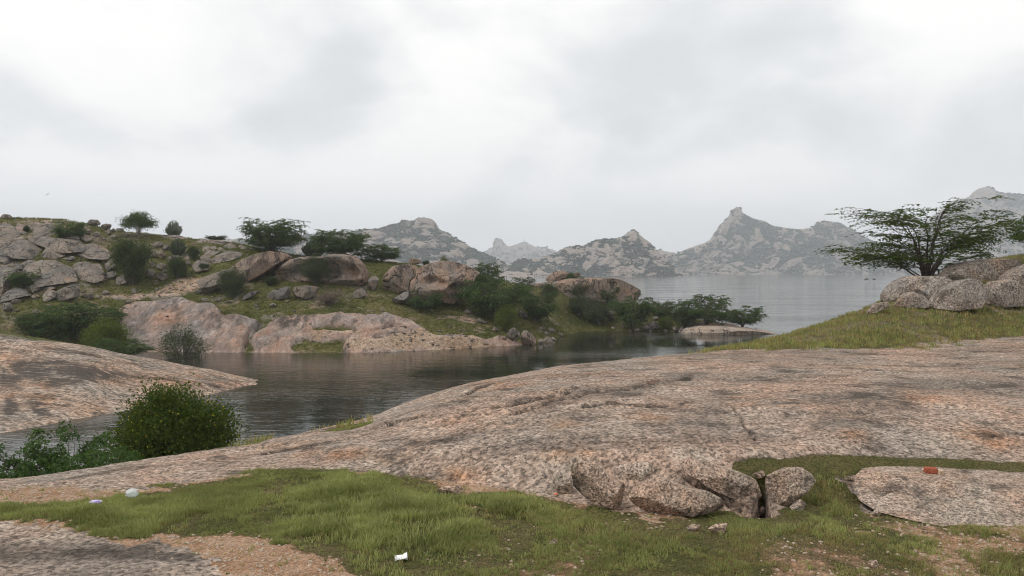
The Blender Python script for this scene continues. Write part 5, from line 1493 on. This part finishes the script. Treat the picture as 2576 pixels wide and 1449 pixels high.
W_, L_ = thorn(508, limbs=14, subs=10, strands=6, leaf=(0.026, 0.016), per=14, droop=0.08, low=0.3, flat=0.3, br=0.012)
eY = 36.0
ed = empty('thorn_tree', ((2625 - CX) / F * eY, eY, EYE - (640 - HY) * eY / F - .1), (165 * eY / F, 165 * eY / F, 125 * eY / F), 2.0)
tag(ed, 'partly visible thorn tree on the rise beside the wide flat-topped one', 'tree')
mesh_obj('trunk', *W_, M['bark'], ed); mesh_obj('crown', *L_, M['leaf_thorn'], ed, smooth=False)

# --- near bushes below the dome
bY = 24.0
Yc, Zc = near.column(445)
bz = float(np.interp(bY, Yc, Zc))
W_, L_ = bush(601, 420, 100, (0.022, 0.012), 0.055, hollow=0.35, br=0.006, lob=0.22)
bh = EYE - (966 - HY) * bY / F - bz
nb = empty('flowering_bush', ((445 - CX) / F * bY, bY, bz - .1), (350 * bY / F, 340 * bY / F, bh + .1), 0.3)
tag(nb, 'dense rounded dark bush dotted with yellow flowers at the inlet edge', 'bush')
mesh_obj('trunk', *W_, M['bark'], nb); mesh_obj('crown', *L_, M['leaf_near'], nb, smooth=False)
rng = np.random.default_rng(5)
d = rng.normal(size=(420, 3)); d[:, 2] = np.abs(d[:, 2]) * 0.9 + 0.05; d /= np.linalg.norm(d, axis=1, keepdims=True)
fc_ = np.stack([d[:, 0] * .47, d[:, 1] * .47, .52 + d[:, 2] * .45], -1) * (0.93 + .08 * rng.random((420, 1)))
fl = mesh_obj('flowers', *leaves(fc_, rng.normal(size=(420, 3)), .009, .008, rng), M['flower'], nb, smooth=False)
tag(fl, kind='stuff')
for (x0, x1, top, Yv, sd, lab) in ((-60, 130, 1098, 19.0, 611, 'fern-leaved shrub at the left, rising from below the granite edge'), (90, 262, 1072, 20.0, 612, 'fern-leaved shrub with an upright stem beside the flowering bush'), (170, 330, 1120, 18.0, 613, 'low fern-leaved shrub tucked against the flowering bush'), (-240, -40, 1100, 19.0, 614, None)):
    if lab is None: continue
    Yc, Zc = near.column((x0 + x1) / 2)
    zz = float(np.interp(Yv, Yc, Zc))
    W_, L_ = thorn(sd, limbs=16, subs=11, strands=7, leaf=(0.034, 0.020), per=11, droop=0.07, low=0.25, flat=0.4, br=0.009, jit=0.012)
    hh = EYE - (top - HY) * Yv / F - zz
    e_ = empty('fern_shrub', (((x0 + x1) / 2 - CX) / F * Yv, Yv, zz - .1), ((x1 - x0) * 1.1 * Yv / F, (x1 - x0) * 1.1 * Yv / F, hh + .1), sd)
    tag(e_, lab, 'shrub')
    mesh_obj('trunk', *W_, M['bark'], e_); mesh_obj('crown', *L_, M['leaf_fern'], e_, smooth=False)

# ---------------------------------------------------------------- grass and gravel
def tuft(seed, n, h, spread, w, mat, lean=0.5):
    rng = np.random.default_rng(seed)
    v, f = [], []
    for k in range(n):
        ph = rng.random() * 6.28; r = spread * math.sqrt(rng.random())
        b = np.array([math.cos(ph) * r, math.sin(ph) * r, -0.01])
        a2 = rng.random() * 6.28
        hh = h * (0.5 + 0.7 * rng.random())
        ln = lean * hh * (0.2 + rng.random())
        dr = np.array([math.cos(a2), math.sin(a2), 0]); sd = np.array([-dr[1], dr[0], 0]) * w * 0.5
        m = b + dr * ln * 0.35 + np.array([0, 0, hh * 0.6]); t = b + dr * ln + np.array([0, 0, hh])
        i = len(v)
        v += [b - sd, b + sd, m + sd * .7, m - sd * .7, t]
        f += [(i, i + 1, i + 2, i + 3), (i + 3, i + 2, i + 4)]
    return bpy.data.objects.new('tuft_source', make_mesh('tuft', np.array(v), f, mat, smooth=False))


def stone_src(seed, mat):
    D, fc = ico(1)
    rng = np.random.default_rng(seed)
    v = D * (0.7 + 0.5 * rng.random((len(D), 1))) * np.array([1, .8, .55])
    return bpy.data.objects.new('pebble_source', make_mesh('pebble', v, fc, mat))


def scatter(name, pts, scl, idx, sources, rng):
    me = bpy.data.meshes.new(name)
    me.vertices.add(len(pts)); me.vertices.foreach_set('co', np.asarray(pts, np.float32).ravel())
    attr(me, 'scl', scl); attr(me, 'rz', rng.random(len(pts)) * 6.28)
    a = me.attributes.new('idx', 'INT', 'POINT'); a.data.foreach_set('value', np.asarray(idx, np.int32))
    o = bpy.data.objects.new(name, me); col.objects.link(o)
    g = bpy.data.node_groups.new(name, 'GeometryNodeTree')
    g.interface.new_socket('Geometry', in_out='INPUT', socket_type='NodeSocketGeometry')
    g.interface.new_socket('Geometry', in_out='OUTPUT', socket_type='NodeSocketGeometry')
    gi, go = g.nodes.new('NodeGroupInput'), g.nodes.new('NodeGroupOutput')
    iop = g.nodes.new('GeometryNodeInstanceOnPoints')
    g.links.new(gi.outputs[0], iop.inputs['Points'])
    j = g.nodes.new('GeometryNodeJoinGeometry')
    for s in reversed(sources):
        oi = g.nodes.new('GeometryNodeObjectInfo'); oi.inputs['Object'].default_value = s
        oi.inputs['As Instance'].default_value = True
        g.links.new(oi.outputs['Geometry'], j.inputs[0])
    g.links.new(j.outputs[0], iop.inputs['Instance'])
    iop.inputs['Pick Instance'].default_value = True
    def na(n, t):
        x = g.nodes.new('GeometryNodeInputNamedAttribute'); x.data_type = t; x.inputs['Name'].default_value = n
        return x.outputs['Attribute']
    g.links.new(na('idx', 'INT'), iop.inputs['Instance Index'])
    cx = g.nodes.new('ShaderNodeCombineXYZ'); g.links.new(na('rz', 'FLOAT'), cx.inputs['Z'])
    er = g.nodes.new('FunctionNodeEulerToRotation'); g.links.new(cx.outputs[0], er.inputs[0])
    g.links.new(er.outputs[0], iop.inputs['Rotation'])
    g.links.new(na('scl', 'FLOAT'), iop.inputs['Scale'])
    g.links.new(iop.outputs[0], go.inputs[0])
    md = o.modifiers.new('scatter', 'NODES'); md.node_group = g
    tag(o, kind='stuff')
    return o


rng = np.random.default_rng(11)
qx, qy = near.pix()
vis = (qy < 1560) & (near.T < 7.7) & (qx > -250) & (qx < 2830)
WEED = [tuft(715 + k, 9, 0.022, 0.02, 0.016, M['leaf_fern'], 2.2) for k in range(2)]
SRC = [tuft(700 + k, 14, 0.068, 0.045, 0.0065, M['grass'], 0.8) for k in range(3)] + [tuft(710 + k, 12, 0.055, 0.045, 0.005, M['grass_dry'], 1.0) for k in range(2)] + WEED
Pn = near.pts()
wobn = fbm(Pn * 1.7, 3, 134).reshape(near.shape)
lush = sstep(0.15, -0.1, np.abs(fbm(Pn * 0.4, 3, 131).reshape(near.shape)) - 0.25) * (0.35 + 0.65 * sstep(1500, 1100, qx)) + 0.25
fr = turf_near * vis * (near.Y < 13)
dens = fr * (0.35 + lush) * sstep(0.12, 0.7, turf_near) * (0.06 + 0.94 * sstep(-0.12, 0.22, fbm(Pn * 2.3, 4, 137, 0.65).reshape(near.shape) + 0.14 * sstep(1500, 900, qx) * sstep(1330, 1260, qy)))
n = 30000
p = near.sample(dens, n, rng)
core = (0.55 + 0.45 * sstep(4, 42, poly_sd(qx, qy, G1) + 24 * wobn))[near.ij]
hgt = 0.5 + 1.3 * np.clip(fbm(p * 1.1, 3, 141) + 0.25, 0, 1) * (0.35 + 0.75 * sstep(2.0, 0.0, p[:, 0]))
idx = np.where(rng.random(n) < 0.16 + 1.0 * np.clip(fbm(p * 0.9, 4, 143) + 0.25 + 0.18 * sstep(0.0, 2.5, p[:, 0]), 0, 1) * (0.3 + 0.7 * sstep(-1.5, 1.0, p[:, 0])), 3 + rng.integers(0, 2, n), rng.integers(0, 3, n))
idx = np.where(rng.random(n) < 0.05 + 0.3 * np.clip(fbm(p * 1.4, 3, 147), 0, 1), 5 + rng.integers(0, 2, n), idx)
scatter('grass', p, hgt * core * (0.75 + .5 * rng.random(n)), idx, SRC, rng)
# stray tufts on bare soil
d2 = soil_m * (1 - turf_near) * vis * (near.Y < 13)
p = near.sample(d2, 420, rng)
scatter('grass', p, 0.3 + .5 * rng.random(420), rng.integers(0, 7, 420), SRC, rng)
# grass on the right-hand slope
SR = [tuft(720 + k, 14, 0.14, 0.13, 0.016, M['grass_dry' if k == 2 else 'grass'], 0.6) for k in range(3)]
d3 = turf_near * vis * (near.Y >= 13)
p = near.sample(d3, 9000, rng)
scatter('grass', p, 0.5 + .7 * rng.random(9000), np.where(rng.random(9000) < .55, 2, rng.integers(0, 2, 9000)), SR, rng)
# far bank tufts
SB = [tuft(730 + k, 12, 0.26, 0.30, 0.06, M['grass_bank'], 0.7) for k in range(3)]
bx, by = bank.pix()
d4 = turf_bank * (bank.T < 4.3) * (bank.T > 1.03) * (bx > -150)
p = bank.sample(d4, 11000, rng)
scatter('grass', p, 0.5 + .9 * rng.random(11000) ** 2, rng.integers(0, 3, 11000), SB, rng)
# gravel
ST = [stone_src(740 + k, M['pebble']) for k in range(3)]
d5 = (soil_m * (1 - turf_near) + 0.02 * (1 - turf_near)) * vis * (near.Y < 9.5)
p = near.sample(d5, 5000, rng)
scatter('gravel', p, 0.006 + 0.022 * rng.random(5000) ** 4, rng.integers(0, 3, 5000), ST, rng)
STB = [stone_src(750 + k, RG) for k in range(3)]
d6 = (soil_bank + 0.12 * (bank.T > 1.6)) * (bank.T < 4.2) * (bank.T > 1.0) * (bx > -100)
p = bank.sample(d6, 2600, rng)
scatter('gravel', p, 0.06 + 0.30 * rng.random(2600) ** 4, rng.integers(0, 3, 2600), STB, rng)

# ---------------------------------------------------------------- bricks, litter, mast, birds
def brick_mesh(name, dims, mat, seed, broken):
    b = bmesh.new()
    bmesh.ops.create_cube(b, size=1.0)
    bmesh.ops.subdivide_edges(b, edges=b.edges[:], cuts=4, use_grid_fill=True)
    rng = np.random.default_rng(seed)
    for v in b.verts:
        k = np.array(v.co) * np.array(dims)
        if v.co.x > 0.4: k[0] -= broken * rng.random() * dims[0]
        k += rng.normal(size=3) * 0.0025
        ed = sum(abs(c) > 0.49 for c in v.co)
        if ed >= 2: k *= 0.96
        v.co = k
    me = bpy.data.meshes.new(name); b.to_mesh(me); b.free()
    me.materials.append(mat)
    return me


def ray_to(objs_y, px, py):
    return np.array([(px - CX) / F * objs_y, objs_y, EYE - (py - HY) * objs_y / F])


def drop(px, py):
    """first real surface along the line of sight, found on the built meshes"""
    dg = bpy.context.evaluated_depsgraph_get()
    d = np.array([(px - CX) / F, 1.0, -(py - HY) / F]); d /= np.linalg.norm(d)
    ok, loc, nr, ix, ob, mx = sc.ray_cast(dg, (0, 0, EYE), d.tolist())
    return np.array(loc) if ok else None


bpy.context.view_layer.update()
q = drop(*V('Y8', [(1675, 412)])[0])
if q is None: q = near.hit(2345, 1190)
o = bpy.data.objects.new('brick', brick_mesh('brick', (.13, .085, .06), M['brick'], 3, .12)); col.objects.link(o)
o.location = q + np.array([0, .03, .03]); o.rotation_euler = (0.05, 0.03, -.18)
tag(o, 'broken red brick lying on the wide granite slab', 'brick')
q2 = drop(*V('Y8', [(1762, 418)])[0])
if q2 is None: q2 = q + np.array([.12, 0, 0])
o = bpy.data.objects.new('brick', brick_mesh('brick_piece', (.075, .06, .05), M['brick_pale'], 4, .2)); col.objects.link(o)
o.location = q2 + np.array([0, .02, .02]); o.rotation_euler = (0.1, 0.05, .35)
tag(o, 'small mortar-covered brick fragment touching the red brick', 'brick')


def crumple(name, seed, size, mat, flat, label, cat, px, py, rz=0.0, lift=0.4):
    D, fc = ico(3)
    v = D * np.array(size)
    v = v * (1 + 0.35 * fbm(D * 2.2 + seed, 3, seed, 0.6, ridge=True))[:, None] + D * (0.12 * min(size)) * vnoise(D * 7 + seed, seed)[:, None]
    v[:, 2] *= flat
    q = near.hit(px, py)
    o = mesh_obj(name, v, fc, mat, smooth=False, loc=q + np.array([0, 0, size[2] * flat * lift + .015]))
    o.rotation_euler = (0.1, 0.05, rz)
    tag(o, label, cat)
    return o


x, y = V('Y5', [(1218, 275)])[0]
crumple('plastic_bag', 3, (.055, .05, .045), M['bag'], 1.0, 'crumpled clear plastic bag in the lush grass', 'litter', x, y, lift=1.2)
x, y = V('Y5', [(880, 335)])[0]
crumple('snack_wrapper', 5, (.055, .03, .03), M['wrap'], 0.7, 'crumpled purple and white wrapper on the short grass', 'litter', x, y, .4, 1.2)
x, y = V('Y7', [(405, 440)])[0]
crumple('sweet_wrapper', 7, (.018, .014, .014), M['red'], .8, 'tiny red wrapper where the grass meets the broken boulders', 'litter', x, y, 0, 1.2)

# crushed paper cup lying on its side
def cup():
    A = Acc(); n = 18
    rng = np.random.default_rng(9)
    rings = []
    for k, t in enumerate(np.linspace(0, 1, 7)):
        a = np.arange(n) * 2 * math.pi / n
        r = .026 + .012 * t
        sq = 1 - 0.55 * math.sin(math.pi * t) * 0.8
        rings.append(np.stack([np.full(n, (t - .5) * .10), np.cos(a) * r * 1.15, np.sin(a) * r * sq * .62 + .004 * np.sin(3 * a + 5 * t)], -1) + rng.normal(size=(n, 3)) * .0012)
    v = np.concatenate(rings); f = []
    for i in range(6):
        for k in range(n):
            f.append((i * n + k, i * n + (k + 1) % n, (i + 1) * n + (k + 1) % n, (i + 1) * n + k))
    f.append(tuple(range(n)))
    me = make_mesh('paper_cup', v, f, M['cup'], smooth=False)
    o = bpy.data.objects.new('paper_cup', me); col.objects.link(o)
    m = o.modifiers.new('wall', 'SOLIDIFY'); m.thickness = .0015
    return o


o = cup()
x, y = V('Y6', [(1358, 952)])[0]
o.location = near.hit(x, y) + np.array([0, 0, .028]); o.rotation_euler = (0.1, -.12, .15)
tag(o, 'crushed white paper cup lying on the edge of the grass', 'litter')

A = Acc()
A.add(*tube(np.array([(mx, mY, mz0 - 6), (mx, mY, mz0), (mx, mY, mz1)]), 2.2, 1.0, 6))
ms = empty('mast', (mx, mY, mz0 - 6))
v, f = A.arrays()
mo = mesh_obj('pole', v - np.array([mx, mY, mz0 - 6]), f, M['mast'], ms)
hut = np.array([(x, y, z) for z in (0, 9) for x, y in ((-14, -6), (16, -6), (16, 6), (-14, 6))], float)
mesh_obj('base_hut', hut, [(0, 1, 2, 3), (7, 6, 5, 4), (0, 4, 5, 1), (1, 5, 6, 2), (2, 6, 7, 3), (3, 7, 4, 0)], M['mast'], ms, smooth=False)
tag(ms, 'thin mast standing on the farthest hazy hill', 'mast')


def bird(px, py, Y, span, roll, label, rz):
    z = EYE - (py - HY) * Y / F
    o = empty('bird', ((px - CX) / F * Y, Y, z), (1, 1, 1), rz)
    o.rotation_euler = (0.0, roll, rz)
    D, fc = ico(2)
    mesh_obj('body', D * np.array([.05, .17, .05]) * span, fc, M['bird'], o)
    for s in (-1, 1):
        prof = [(0.03, .07, 0), (.22, .12, .07), (.36, .08, .10), (.5, -.08, .09), (.36, -.07, .09), (.22, -.06, .06), (.03, -.09, 0)]
        t = np.array([(s * a, b, c) for a, b, c in prof]) * span
        v = np.concatenate([t, t - np.array([0, 0, .012 * span])])
        n = len(prof)
        f = [tuple(range(n)), tuple(range(2 * n - 1, n - 1, -1))] + [(k, (k + 1) % n, n + (k + 1) % n, n + k) for k in range(n)]
        mesh_obj('wing', v, f, M['bird'], o, smooth=False)
    tl = np.array([(-.02, -.14, 0), (.02, -.14, 0), (.06, -.28, 0), (-.06, -.28, 0)]) * span
    v = np.concatenate([tl, tl - np.array([0, 0, .012 * span])])
    mesh_obj('tail', v, [(0, 1, 2, 3), (7, 6, 5, 4), (0, 4, 5, 1), (1, 5, 6, 2), (2, 6, 7, 3), (3, 7, 4, 0)], M['bird'], o, smooth=False)
    tag(o, label, 'bird')


bird(120, 489, 170, 1.15, -0.75, 'larger dark bird gliding above the left cliff', 0.35)
bird(265, 488, 240, 1.1, -0.45, 'smaller distant bird gliding above the umbrella tree', 0.5)

# ---------------------------------------------------------------- haze
hz = NT('haze_air')
pv = hz.n('ShaderNodeVolumePrincipled')
pv.inputs['Color'].default_value = (0.87, 0.93, 1.0, 1)
pv.inputs['Density'].default_value = 0.00024
pv.inputs['Anisotropy'].default_value = 0.2
hz.t.links.new(pv.outputs[0], hz.out.inputs['Volume'])
x0, x1, y0, y1, z0, z1 = -6300, 6300, -260, 6800, -8, 420
hv = [(x, y, z) for z in (z0, z1) for x, y in ((x0, y0), (x1, y0), (x1, y1), (x0, y1))]
ho = mesh_obj('haze', hv, [(3, 2, 1, 0), (4, 5, 6, 7), (0, 1, 5, 4), (1, 2, 6, 5), (2, 3, 7, 6), (3, 0, 4, 7)], hz.m, smooth=False)
tag(ho, kind='stuff')
